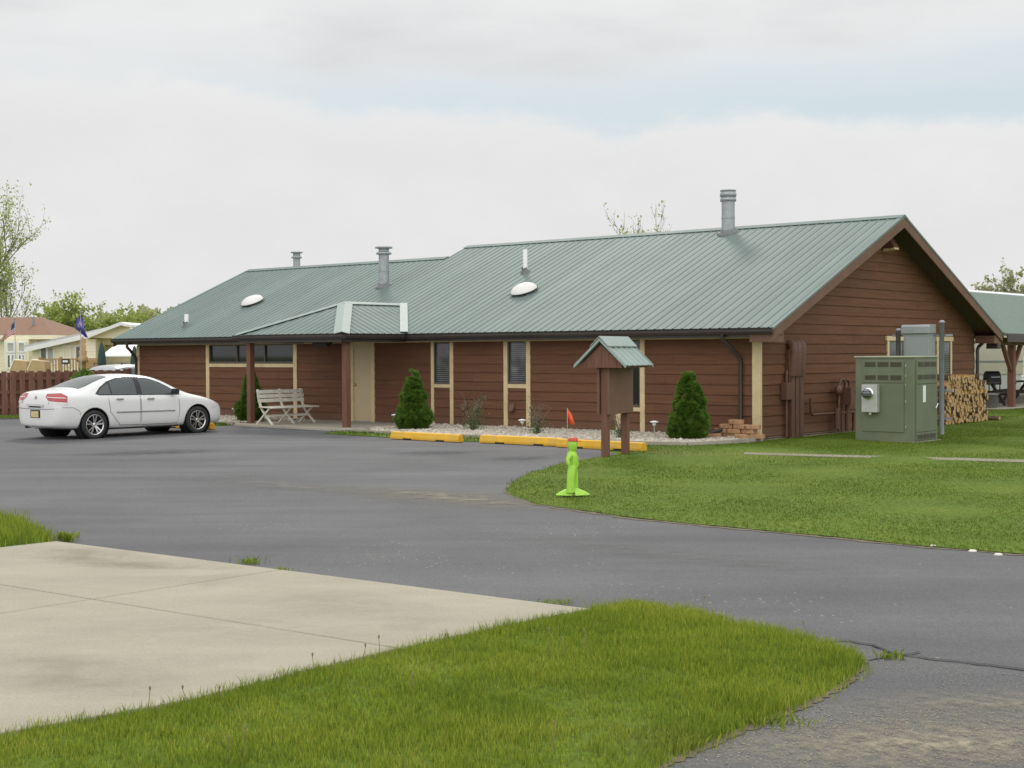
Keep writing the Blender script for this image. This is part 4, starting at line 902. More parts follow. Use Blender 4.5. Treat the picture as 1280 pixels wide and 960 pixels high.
def cut_shell(me, wheels, rad, depth):
    """subdivide and cut the wheel arches; returns mesh"""
    o = bpy.data.objects.new('shell', me); COL.objects.link(o)
    s = o.modifiers.new('s', 'SUBSURF'); s.levels = 3; s.render_levels = 3
    cb = MB()
    for x, y in wheels:
        yo = 1.2 if y > 0 else -1.2; yi = y - math.copysign(depth, y)
        T = Matrix.Translation((x, (yo+yi)/2, .335)) @ Matrix.Rotation(R(90), 4, 'X'); L2 = abs(yo-yi)/2
        cb.lathe([(0.0001, -L2), (rad, -L2), (rad, L2), (0.0001, L2)], 40, T, 0, False)
    c = cb.build('cut', 'dark'); bm = bmesh.new(); bm.from_mesh(c.data); bmesh.ops.remove_doubles(bm, verts=bm.verts, dist=1e-3); bmesh.ops.recalc_face_normals(bm, faces=bm.faces); bm.to_mesh(c.data); bm.free()
    bl = o.modifiers.new('b', 'BOOLEAN'); bl.object = c; bl.operation = 'DIFFERENCE'; bl.solver = 'EXACT'
    dg = bpy.context.evaluated_depsgraph_get(); out = bpy.data.meshes.new_from_object(o.evaluated_get(dg))
    o.modifiers.remove(bl); dg = bpy.context.evaluated_depsgraph_get(); full = bpy.data.meshes.new_from_object(o.evaluated_get(dg))
    bpy.data.objects.remove(o); bpy.data.objects.remove(c)
    bm = bmesh.new(); bm.from_mesh(full); tree = BVHTree.FromBMesh(bm); bm.free()
    for p in out.polygons: p.use_smooth = True
    return out, tree
def decal(name, tree, poly, frame, matname, parent, off=.004, step=.05, thick=.0):
    """a fitted piece: an outline laid on the body surface. frame = (origin, e1, e2, ray)"""
    org, e1, e2, d = (Vector(q) for q in frame); d.normalize()
    b = []
    n = len(poly)
    for i in range(n):
        a, c = Vector(poly[i]), Vector(poly[(i+1) % n]); k = max(1, int((c-a).length/step))
        for j in range(k): b.append(a.lerp(c, j/k))
    xs = np.array([p.x for p in b]); ys = np.array([p.y for p in b])
    gx, gy = np.meshgrid(np.arange(xs.min(), xs.max(), step), np.arange(ys.min(), ys.max(), step)); gx, gy = gx.ravel(), gy.ravel()
    ok = inside(b, gx, gy); gx, gy = gx[ok], gy[ok]
    if len(gx): ok = edge_dist(b, gx, gy) > step*.4; gx, gy = gx[ok], gy[ok]
    nb = len(b); vs = b + [Vector((p, q)) for p, q in zip(gx, gy)]
    r = geometry.delaunay_2d_cdt(vs, [(i, (i+1) % nb) for i in range(nb)], [], 1, 1e-6)
    V = []
    for p in r[0]:
        q = org + e1*p.x + e2*p.y; hit = tree.ray_cast(q - d*3, d)
        if hit[0] is None: hit = tree.find_nearest(q)
        nn = hit[1]; 
        if nn.dot(d) > 0: nn = -nn
        V.append(hit[0] + nn*off)
    mb = MB(); mb.add(V, [tuple(f) for f in r[2]], 0, True); o = mb.build(name, matname, parent)
    bm = bmesh.new(); bm.from_mesh(o.data); bm.normal_update()
    if sum((f.normal.dot(d) for f in bm.faces)) > 0: bmesh.ops.reverse_faces(bm, faces=bm.faces)
    bm.to_mesh(o.data); bm.free()
    if thick: m_ = o.modifiers.new('t', 'SOLIDIFY'); m_.thickness = thick; m_.offset = 1
    return o
def line_decal(name, tree, pts, w, frame, matname, parent, off=.003):
    """thin strip along a polyline"""
    l, r_ = [], []
    for i, p in enumerate(pts):
        a = Vector(pts[max(0, i-1)]); b = Vector(pts[min(len(pts)-1, i+1)]); t = (b-a).normalized(); nn = Vector((-t.y, t.x))*w/2
        l.append(Vector(p)+nn); r_.append(Vector(p)-nn)
    return decal(name, tree, l + r_[::-1], frame, matname, parent, off, .08)
def wheel_mesh(parent, x, y, r=.332, wd=.215, spokes=5, rimmat='chrome'):
    s = math.copysign(1, y); T = Matrix.Translation((x, y, r)) @ Matrix.Rotation(R(-90)*s, 4, 'X')   # local +z = outboard
    mb = MB(); h = wd/2
    mb.lathe([(r*.66, -h), (r*.9, -h), (r*.985, -h*.75), (r, -h*.3), (r, h*.3), (r*.985, h*.75), (r*.9, h), (r*.70, h*.96), (r*.67, h*.8)], 40, T)
    wh = mb.build('wheel', 'tyre', parent)
    rb = MB(); rr = r*.70
    rb.lathe([(rr, h*.93), (rr*.95, h*.98), (rr*.90, h*.8), (rr*.88, -h*.2)], 40, T)
    rb.lathe([(0, h*.72), (.03, h*.72), (.055, h*.62), (.06, h*.3)], 20, T)
    for k in range(spokes):
        a0 = 2*math.pi*k/spokes + .3
        for da in (-.17, .17):
            ca, sa = math.cos(a0+da), math.sin(a0+da); cb_, sb_ = math.cos(a0+da*1.25), math.sin(a0+da*1.25)
            p0 = T @ Vector((.045*ca, .045*sa, h*.6)); p1 = T @ Vector((rr*.93*cb_, rr*.93*sb_, h*.72))
            up = T.to_3x3() @ Vector((0, 0, 1)); rb.beam(p0, p1, .034, .035, 0, up)
    rb.build('rim', rimmat, wh)
    bb = MB(); bb.lathe([(rr*.9, -h*.2), (0, -h*.2)], 30, T); bb.lathe([(0, h*.0), (.13, h*.0), (.135, -h*.2)], 30, T, 0); bb.build('brake_disc', 'dark', wh)
    return wh

sedan_tab = [(0.10, .60, .37, .76, .83), (.125, .74, .31, .90, .99), (.185, .83, .28, .985, 1.085), (.31, .87, .25, 1.005, 1.12), (.5, .885, .235, 1.005, 1.135), (.78, .895, .22, 1.005, 1.165), (1.1, .90, .20, .998, 1.285), (1.42, .90, .195, .99, 1.395),
             (1.8, .90, .19, .98, 1.458), (2.2, .90, .19, .97, 1.474), (2.6, .90, .19, .96, 1.452), (2.95, .90, .19, .95, 1.385), (3.3, .90, .19, .94, 1.235), (3.62, .90, .19, .925, 1.075), (3.85, .898, .19, .90, .985),
             (4.15, .888, .20, .855, .93), (4.42, .855, .21, .785, .86), (4.62, .79, .22, .71, .78), (4.76, .69, .23, .63, .69), (4.83, .52, .28, .56, .60)]
WX = (1.06, 3.91)
car = tag(empty('parked_car'), 'white four door sedan parked nose in to the brown lodge', 'car')
me, tree = cut_shell(car_shell(sedan_tab), [(x, y) for x in WX for y in (-.9, .9)], .385, .30)
me.materials.clear(); me.materials.append(M['car_paint'])
body = bpy.data.objects.new('body', me); COL.objects.link(body); body.parent = car
for x in WX:
    for s in (-1, 1):
        lin = MB(); T = Matrix.Translation((x, s*.60, .335)) @ Matrix.Rotation(R(-90)*s, 4, 'X')
        lin.lathe([(.383, .27), (.383, .003), (0, .003)], 40, T, 0); lin.build('wheel_liner', 'dark', car)
SIDE = {-1: ((0, 0, 0), (1, 0, 0), (0, 0, 1), (0, 1, 0)), 1: ((0, 0, 0), (1, 0, 0), (0, 0, 1), (0, -1, 0))}
TOP = ((0, 0, 0), (1, 0, 0), (0, 1, 0), (0, 0, -1))
REAR = ((0, 0, 0), (0, 1, 0), (0, 0, 1), (1, 0, 0)); FRONT = ((5, 0, 0), (0, 1, 0), (0, 0, 1), (-1, 0, 0))
for s in (-1, 1):
    fr = SIDE[s]
    dlo = [(1.16, 1.03), (1.22, 1.01), (3.34, .968), (3.30, 1.01), (3.12, 1.12), (2.9, 1.235), (2.65, 1.325), (2.35, 1.372), (2.05, 1.378), (1.78, 1.35), (1.52, 1.275), (1.3, 1.15)]
    decal('window_surround', tree, [(1.10, 1.025), (1.2, .992), (3.42, .952), (3.34, 1.03), (3.14, 1.145), (2.92, 1.258), (2.66, 1.347), (2.35, 1.393), (2.04, 1.398), (1.76, 1.37), (1.49, 1.295), (1.26, 1.165)], fr, 'pillar', car, .0055)
    def cl(poly, a, b):
        q = clip_half([Vector((p[0], p[1])) for p in poly], Vector((a, 0)), Vector((1, 0))); return clip_half(q, Vector((b, 0)), Vector((-1, 0)))
    decal('side_window', tree, cl(dlo, 1.0, 1.50), fr, 'car_glass', car, .008)
    decal('side_window', tree, cl(dlo, 1.54, 2.20), fr, 'car_glass', car, .008)
    decal('side_window', tree, cl(dlo, 2.34, 3.5), fr, 'car_glass', car, .008)
    dr = line_decal('door', tree, [(1.42, .93), (1.46, .62), (1.62, .42), (1.74, .30), (2.28, .285), (2.27, .6), (2.27, .955)], .012, fr, 'seam', car)
    dh = decal('handle', tree, [(1.62, .875), (1.80, .872), (1.80, .905), (1.62, .908)], fr, 'moulding', dr, .028, .05, .01)
    dr = line_decal('door', tree, [(2.29, .955), (2.30, .6), (2.31, .285), (3.33, .285), (3.37, .6), (3.35, .92)], .012, fr, 'seam', car)
    dh = decal('handle', tree, [(2.46, .862), (2.64, .858), (2.64, .892), (2.46, .895)], fr, 'moulding', dr, .028, .05, .01)
    decal('side_moulding', tree, [(1.62, .585), (3.22, .575), (3.24, .60), (1.62, .612)], fr, 'moulding', car, .014, .06, .006)
    mb = MB(); y = s*.9
    mb.add([], []); mb.prism([(3.12, y, .985), (3.28, y, .975), (3.30, y, 1.06), (3.24, y, 1.11), (3.12, y, 1.10)], (0, s*.11, 0)); mb.beam((3.2, s*.82, 1.0), (3.2, y+s*.02, 1.01), .06, .04); mb.build('mirror', 'black', car, .02)
    # tail lamp wraps the corner
    v = Vector((1, -s*1.1, 0)).normalized(); e1 = Vector((v.y, -v.x, 0)) * s
    fr2 = ((.25, s*.7, 0), e1, (0, 0, 1), v)
    # e1 points outward-forward along the corner
    tl = decal('tail_lamp', tree, [(-.20, .83), (.20, .87), (.30, .975), (.27, 1.045), (-.06, 1.06), (-.20, .985)], fr2, 'tail_red', car, .006)
    decal('reverse_lens', tree, [(-.17, .942), (.26, .962), (.265, .978), (-.17, .958)], fr2, 'lamp_clear', tl, .010)
    decal('reverse_lens', tree, [(-.22, .80), (.17, .835), (.22, .885), (-.21, .85)], fr2, 'lamp_clear', tl, .010)
    v = Vector((-1, -s*1.0, 0)).normalized(); e1 = Vector((-v.y, v.x, 0)) * s
    decal('headlight', tree, [(-.22, .60), (.12, .66), (.24, .77), (.12, .78), (-.10, .74), (-.22, .69)], ((4.5, s*.7, 0), e1, (0, 0, 1), v), 'lamp_clear', car, .006)
line_decal('bumper_seam', tree, [(-.80, .715), (-.4, .70), (0, .695), (.4, .70), (.80, .715)], .012, REAR, 'seam', car)
for s in (-1, 1): line_decal('bumper_seam', tree, [(.25, .74), (.5, .735), (.66, .66), (.70, .56)], .010, SIDE[s], 'seam', car)
decal('rear_window', tree, [(.80, -.60), (.80, .60), (1.0, .60), (1.62, .50), (1.66, 0), (1.62, -.50), (1.0, -.60)], TOP, 'car_glass', car, .006)
decal('windscreen', tree, [(3.72, -.66), (3.80, 0), (3.72, .66), (3.3, .62), (2.95, .55), (2.86, 0), (2.95, -.55), (3.3, -.62)], TOP, 'car_glass', car, .006)
line_decal('boot_lid', tree, [(-.52, .80), (-.56, 1.03)], .012, REAR, 'seam', car); line_decal('boot_lid', tree, [(.52, .80), (.56, 1.03)], .012, REAR, 'seam', car)
decal('trim_bar', tree, [(-.34, .765), (-.30, .735), (.30, .735), (.34, .765), (.36, .805), (-.36, .805)], REAR, 'chrome', car, .012)
decal('trim_recess', tree, [(-.24, .735), (.24, .735), (.22, .765), (-.22, .765)], REAR, 'dark', car, .016)
decal('badge', tree, [(-.045, .915), (.045, .925), (.035, .99), (-.035, .985)], REAR, 'moulding', car, .008)
pl = decal('plate_recess', tree, [(-.20, .50), (.20, .50), (.20, .68), (-.20, .68)], REAR, 'dark', car, .004)
decal('licence_plate', tree, [(-.155, .515), (.155, .515), (.155, .655), (-.155, .655)], REAR, 'plate', car, .016)
mb = MB(); mb.tube([(.16, .5, .285), (.5, .5, .30)], .035, 10); mb.box((.5, -.7, .225), (4.4, .7, .3)); mb.box((1.5, -.78, .20), (3.4, .78, .28)); mb.build('underbody', 'dark', car)
for x in WX:
    for s in (-1, 1): wheel_mesh(car, x, s*.785)
# parked square to the front wall: rear right tyre stands at a known spot
car.scale = (.955, .955, .955)
hd = Vector((.645, .764, 0)).normalized(); ca_ = math.atan2(hd.y, hd.x)
tgt = Vector((-9.0, 30.2, -.02)); off = Matrix.Rotation(ca_, 3, 'Z') @ (Vector((WX[0], -.89, 0))*.955)
car.location = tgt - off; car.rotation_euler = (0, 0, ca_)

# ------------------------------------------------------------------ in front of the lodge
def stop(s, w, ln, label, rot=0.0):
    mb = MB(); h = .16; a = .085; b = .055; n = 2
    prof = [(-a, 0), (a, 0), (a, .05), (b, h-.02), (b*.6, h), (-b*.6, h), (-b, h-.02), (-a, .05)]
    mb.prism([(-ln/2, y, z) for y, z in prof], (ln, 0, 0))
    o = mb.build('parking_stop', ['yellow'], None, .012, SW(s, w), BROT+rot)
    tag(o, label, 'parking stop', 'yellow parking stops')
    for x in (-ln*.24, ln*.24): mb = MB(); mb.box((x-.12, -a-.004, -.002), (x+.12, a+.004, .028)); mb.build('drain_slot', 'dark', o)
stop(5.47, -4.17, 1.98, 'yellow concrete parking stop in front of the broad cone shrub', R(-1)); stop(3.06, -3.98, 2.02, 'yellow concrete parking stop between two others, in front of the leggy rose shrub', R(2)); stop(1.02, -4.12, 2.02, 'yellow concrete parking stop behind the roofed notice board', R(-1)); stop(13.6, -4.1, 1.98, 'yellow concrete parking stop mostly hidden under the white sedan')
# bench
def bench():
    r = tag(empty('garden_bench'), 'weathered white slatted bench with crossed legs on the porch', 'bench')
    Ln = 1.52      # local x = along, y = facing forward, z up
    fr_pts = lambda x: [Vector((x, .50, 0)), Vector((x, .30, .16)), Vector((x, .10, .36)), Vector((x, -.02, .58)), Vector((x, -.07, .86))]
    for x in (-Ln/2+.06, 0, Ln/2-.06):
        mb = MB(); p = fr_pts(x)
        for a, b in zip(p[:-1], p[1:]): mb.beam(a, b + (b-a).normalized()*.012, .036, .05, 0, (1, 0, 0))
        mb.build('curved_leg', 'bench_white', r)
        mb = MB(); mb.beam((x+.042, -.06, 0), (x+.042, .22, .24), .03, .04, 0, (1, 0, 0)); mb.beam((x+.042, .215, .235), (x+.042, .46, .425), .03, .04, 0, (1, 0, 0)); mb.build('cross_leg', 'bench_white', r)
    st = MB()
    for k in range(5): y = .06+.108*k; st.box((-Ln/2-.02, y, .42-.004*k), (Ln/2+.02, y+.088, .448-.004*k))
    st.build('seat', 'bench_white', r, .006)
    bk = MB()
    for k, z in enumerate((.545, .655, .765)):
        y = -.008-.022*k-.02; bk.prism([(-Ln/2, y+.035, z), (-Ln/2, y+.055, z), (-Ln/2, y+.04, z+.088), (-Ln/2, y+.02, z+.088)], (Ln, 0, 0))
    bk.build('backrest', 'bench_white', r, .004)
    mb = MB(); mb.box((-Ln/2+.06, .2, .18), (Ln/2-.06, .245, .235)); mb.build('stretcher', 'bench_white', r)
    return r
bn = bench(); bn.location = SW(12.82, -1.78, .05); bn.rotation_euler = (0, 0, BROT - math.pi/2)   # faces the door
# notice board kiosk
def kiosk():
    r = tag(empty('notice_board'), 'brown wooden notice board on two posts with a small green gabled roof', 'notice board')
    # local x = along the ridge (away from viewer), y = across
    for x in (0, .86):
        mb = MB(); mb.box((x-.06, -.06, -.1), (x+.06, .06, 1.9)); mb.build('post', 'post_brown', r, .008)
    mb = MB(); mb.box((-.10, -.115, .72), (.95, -.071, 1.6)); mb.box((-.10, .071, .72), (.95, .115, 1.6)); mb.build('panel', 'brown_trim', r, .004)
    hw_, zr, zo = .415, 2.0, 1.54
    gb = MB()
    for x in (-.17, .90):
        gb.prism([(x, -hw_+.02, zo-.02), (x, hw_-.02, zo-.02), (x, hw_-.02, zo+.03), (x, 0, zr-.07), (x, -hw_+.02, zo+.03)], (.05, 0, 0))
        for k in range(-2, 3): gb.box((x-.006, k*.14-.006, zo-.02), (x+.056, k*.14+.006, zo + (.40-abs(k)*.15)))
    gb.box((-.19, -hw_+.02, zo-.02), (0.90, -hw_+.06, zo+.06)); gb.box((-.19, hw_-.06, zo-.02), (0.90, hw_-.02, zo+.06)); gb.box((-.19, -hw_+.06, zo-.015), (0.90, hw_-.06, zo+.005))
    gb.build('gable_box', 'post_brown', r)
    pa_ = math.atan2(zr-zo-.02, hw_+.06); rl_ = math.hypot(zr-zo-.02, hw_+.06)
    mb = MB()
    for s in (-1, 1):
        u = Vector((0, -s*math.cos(pa_), math.sin(pa_))); nn = Vector((0, s*math.sin(pa_), math.cos(pa_)))
        ribbed(mb, (-.24, s*(hw_+.06), zo+.02), (1, 0, 0), u, nn, 0, 1.22, const(0), const(rl_), .2286, .06, .022)
        o = Vector((-.24, s*(hw_+.06), zo+.02)) - nn*.012
        mb.add([o, o+Vector((1.22,0,0)), o+Vector((1.22,0,0))+u*rl_, o+u*rl_], [(0,1,2,3)])
        e = Vector((0, 0, -.03))
        for x in (-.25, .97): mb.prism([(x, s*(hw_+.07), zo+.035), (x, 0, zr+.035), (x, 0, zr-.02), (x, s*(hw_+.07), zo-.02)], (.02, 0, 0))
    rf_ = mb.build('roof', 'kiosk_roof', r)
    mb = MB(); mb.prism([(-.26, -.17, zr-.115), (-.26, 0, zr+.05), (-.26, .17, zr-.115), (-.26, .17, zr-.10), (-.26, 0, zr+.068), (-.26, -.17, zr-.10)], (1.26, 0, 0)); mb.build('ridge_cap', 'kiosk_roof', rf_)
    return r
kp = G(757, 571.5); k = kiosk(); k.location = (kp.x, kp.y, .02); k.rotation_euler = (0, 0, R(62))
# neon green caution figure
def figure():
    r = tag(empty('caution_figure'), 'neon green plastic child shaped caution figure with red cap and orange pennant', 'caution figure')
    mb = MB()
    # base: a thin saddle of two feet, seen along the board
    n = 12
    for s in (-1, 1):
        vs = []; 
        for i in range(n+1):
            t = i/n; x = s*(.02+.20*t); zt = .085*(1-t**1.6)+.012; hw2 = .11*(1-.75*t)
            vs += [(x, -hw2, 0), (x, -hw2*.6, zt*.8), (x, 0, zt), (x, hw2*.6, zt*.8), (x, hw2, 0)]
        mb.add(vs, [(i*5+j, i*5+j+1, (i+1)*5+j+1, (i+1)*5+j) for i in range(n) for j in range(4)], 0, True)
    mb.build('base', 'lime', r)
    def limb(pts, rad, name, par=None):
        m = MB(); m.tube(pts, rad, 12); return m.build(name, 'lime', r)
    limb([(-.035, -.06, .04), (-.035, -.06, .2), (-.02, -.05, .33), (.0, -.03, .40)], [.06, .05, .055, .05], 'leg'); limb([(.035, .07, .04), (.04, .07, .2), (.03, .05, .33), (.0, .03, .40)], [.045, .04, .045, .045], 'leg')
    m = MB(); m.tube([(0, 0, .34), (-.005, 0, .42), (-.01, 0, .52), (-.005, 0, .58), (.0, 0, .605)], [.058, .062, .078, .06, .038], 14); m.build('torso', 'lime', r)
    m = MB(); m.tube([(0, 0, .595), (.0, 0, .63), (.003, 0, .69), (.004, 0, .74), (.004, 0, .765)], [.036, .052, .064, .06, .03], 14); m.build('head', 'lime', r)
    limb([(-.03, -.08, .56), (-.075, -.10, .50), (-.07, -.11, .43)], [.03, .028, .026], 'arm'); limb([(.03, .08, .55), (.07, .11, .50), (.075, .10, .43), (.06, .09, .37)], [.03, .026, .024, .02], 'arm')
    m = MB(); m.lathe([(.067, 0), (.064, .03), (.045, .05), (0, .058)], 16, Matrix.Translation((.004, 0, .745))); m.prism([(-.03, -.05, .746), (.10, -.045, .738), (.11, 0, .736), (.10, .045, .738), (-.03, .05, .746)], (0, 0, .012)); m.build('cap', 'cap_red', r)
    m = MB(); m.tube([(-.055, .10, .43), (-.055, .10, 1.20)], .0045, 6); p = m.build('flag_pole', 'steel_rod', r)
    m = MB(); vs = []
    for i in range(7):
        t = i/6; vs += [(-.052+.012*math.sin(t*5)*t+.088*t, .10+.03*math.sin(t*6), 1.195-.16*t), (-.052+.10*t, .10+.03*math.sin(t*6+.6), .985-.02*t)]
    m.add(vs, [(2*i, 2*i+1, 2*i+3, 2*i+2) for i in range(6)], 0, True); f = m.build('pennant', 'orange', p); q = f.modifiers.new('t', 'SOLIDIFY'); q.thickness = .004
    return r
fg = figure(); fg.scale = (.95, .95, .89); q = G(716, 623.5); fg.location = (q.x, q.y, .05); fg.rotation_euler = (0, 0, R(5))
# conical shrubs
def cone_shrub(loc, rad, h, label, seed, n=36000):
    r = tag(empty('dwarf_spruce', loc), label, 'conifer', 'cone shaped shrubs along the lodge'); g = np.random.default_rng(seed)
    def prof(t): return rad*np.where(t < .16, .72+.28*(t/.16), 1.0)*np.power(np.clip(1-np.maximum(t-.16, 0)/.84, 0, 1), .82)*(1-.14*np.exp(-((t-.42)/.05)**2)-.12*np.exp(-((t-.66)/.04)**2))
    lob = [(g.uniform(0, 6.28), g.uniform(0, 1), g.uniform(.14, .4), g.uniform(.06, .2)) for _ in range(60)]
    def rr(th, t):
        m = np.ones_like(t)*.84
        for a, b, wd, am in lob:
            d = np.angle(np.exp(1j*(th-a))); m += am*np.exp(-(d/(wd*1.6))**2-((t-b)/(wd*.32))**2)
        return prof(t)*m + .02
    K = 330; tk = 1-np.sqrt(g.random(K)*.985+.015); tk[:20] = g.random(20)*.12; tk[20:52] = g.uniform(.72, 1.0, 32); thk = g.uniform(0, 2*np.pi, K); rk = rr(thk, tk)*g.uniform(.80, .97, K)
    ck = np.stack([rk*np.cos(thk), rk*np.sin(thk), tk*h+.05], 1); sk = (.055+.05*g.random(K))*(1-.45*tk)*rad/.38
    idx = g.integers(0, K, n); d3 = g.normal(0, 1, (n, 3)); d3 /= np.linalg.norm(d3, axis=1)[:, None]
    nk = np.stack([np.cos(thk[idx]), np.sin(thk[idx]), np.full(n, .5)], 1); flip = (d3*nk).sum(1) < -.25; d3[flip] *= -1
    p = ck[idx] + d3*(sk[idx]*g.random(n)**.35)[:, None]*np.array([1.15, 1.15, .8]); p[:, 2] = np.maximum(p[:, 2], .02); th = thk[idx]; t = tk[idx]
    out = d3*.9+np.stack([np.cos(th), np.sin(th), .5+.8*t], 1)*.7; out += g.normal(0, .3, out.shape); out /= np.linalg.norm(out, axis=1)[:, None]
    side = np.cross(out, g.normal(0, 1, out.shape)); side /= np.linalg.norm(side, axis=1)[:, None]
    ln = g.uniform(.025, .065, n)[:, None]; wd = g.uniform(.006, .013, n)[:, None]
    V = np.stack([p-side*wd, p+side*wd, p+out*ln+side*wd*.3, p+out*ln-side*wd*.3], 1).reshape(-1, 3)
    i = np.arange(n)*4; F = np.stack([i, i+1, i+2, i+3], 1)
    np_mesh('foliage', V, F, 'spruce', r)
    mb = MB(); prof2 = [(float(prof(np.array([k/14.]))[0])*.70, .02+h*k/14.*.95) for k in range(15)]; mb.lathe([(0, .02)]+prof2, 14); mb.build('inner_foliage', 'spruce', r); mb = MB(); mb.tube([(0, 0, -.05), (0, 0, .2)], .05, 8); mb.build('trunk', 'trunk', r)
    # inner mass of twigs
    return r
for s, w, ra, h, lab, sd in ((7.98, -1.95, .37, 1.31, 'broad cone shaped green shrub beside the entrance door', 3), (.86, -1.35, .37, 1.33, 'cone shaped green shrub near the white corner board and block pile', 4), (14.22, -1.6, .33, 1.28, 'cone shaped green shrub half hidden behind the left porch post', 5)):
    cone_shrub(SW(s, w, .04), ra, h, lab, sd)
# leggy shrubs
def leggy(loc, h, rad, label, seed, leaves=260, bare=.5):
    r = tag(empty('garden_shrub', loc), label, 'shrub', 'leggy shrubs in the stone bed'); g = random.Random(seed); mb = MB(); tips = []
    for k in range(11):
        a = g.uniform(0, 6.28); l = g.uniform(.45, 1)*h; sp = g.uniform(.2, 1)*rad; p = [Vector((.03*math.cos(a), .03*math.sin(a), 0))]
        for j in range(1, 5): t = j/4; p.append(Vector((math.cos(a)*sp*t**1.3+g.uniform(-.03, .03), math.sin(a)*sp*t**1.3+g.uniform(-.03, .03), l*t)))
        mb.tube(p, [.009, .008, .006, .005, .003], 5); tips += p[1:]
        for q in p[2:]: e = q+Vector((g.uniform(-.14, .14), g.uniform(-.14, .14), g.uniform(.02, .15))); mb.tube([q, e], [.004, .002], 4); tips.append(e)
    mb.build('stems', 'trunk', r)
    V, F = [], []
    for k in range(leaves):
        c = g.choice(tips); low = g.random() > bare
        c = Vector((c.x, c.y, c.z*(g.uniform(.1, .6) if low else 1)))+Vector((g.gauss(0, .04), g.gauss(0, .04), g.gauss(0, .04)))
        d = Vector((g.gauss(0, 1), g.gauss(0, 1), g.gauss(.3, 1))).normalized(); s_ = d.orthogonal().normalized(); l = g.uniform(.03, .06); o = len(V)
        V += [c, c+d*l*.5+s_*l*.3, c+d*l, c+d*l*.5-s_*l*.3]; F.append((o, o+1, o+2, o+3))
    np_mesh('leaves', np.array([v[:] for v in V]), np.array(F), 'rose_leaf', r); return r
leggy(SW(6.55, -1.5, .05), .78, .3, 'leggy leafy shrub between the two narrow windows', 21, 520, .4); leggy(SW(4.36, -1.9, .05), .78, .4, 'sparse rose shrub with bare stems in front of plain brown siding', 22, 330, .25); leggy(SW(2.1, -2.0, .05), .7, .35, 'thin shrub seen between the legs of the notice board', 23, 260, .35)
# garden lights
for s, w, h, lab in ((8.58, -1.95, .30, 'white capped path light beside the broad cone shrub'), (5.05, -1.55, .26, 'white capped path light near the leggy rose shrub'), (1.42, -1.75, .33, 'white capped path light in front of the shrub near the corner'), (14.75, -1.7, .30, 'white capped path light in front of the sedan')):
    r = tag(empty('path_light', SW(s, w, .05)), lab, 'path light', 'small path lights in the stone bed')
    mb = MB(); mb.tube([(0, 0, -.05), (0, 0, h)], .011, 8); mb.build('stake', 'steel_rod', r)
    mb = MB(); mb.lathe([(0, h+.045), (.085, h+.03), (.088, h+.012), (.06, h), (0, h)], 18); mb.build('cap', 'white', r)
    mb = MB(); mb.lathe([(.035, h-.05), (.045, h), (.0, h)], 14); mb.build('lens', 'lamp_clear', r)
# heap of tan blocks at the corner
blk = [(0, 0, 0, 5), (.30, .02, 0, -8), (.61, -.03, 0, 4), (.92, .05, 0, 12), (.12, .02, 1, -6), (.43, 0, 1, 9), (.74, .03, 1, -3), (.22, .04, 2, 7), (.55, .02, 2, -10), (.84, .02, 2, 14), (.44, .03, 3, 4), (.1, -.27, 0, 20), (.78, -.30, 0, -15)]
for i, (x, y, lv, a) in enumerate(blk):
    mb = MB(); mb.box((-.14, -.09, 0), (.14, .09, .092)); o = mb.build('wall_block', 'brick_tan', None, .014, SW(1.02 - .72 - x + .45, -.45 + y, .05+.094*lv), BROT+R(a))
    tag(o, 'tan concrete wall block in the loose heap by the corner downspout', 'block', 'tan blocks heaped by the downspout')

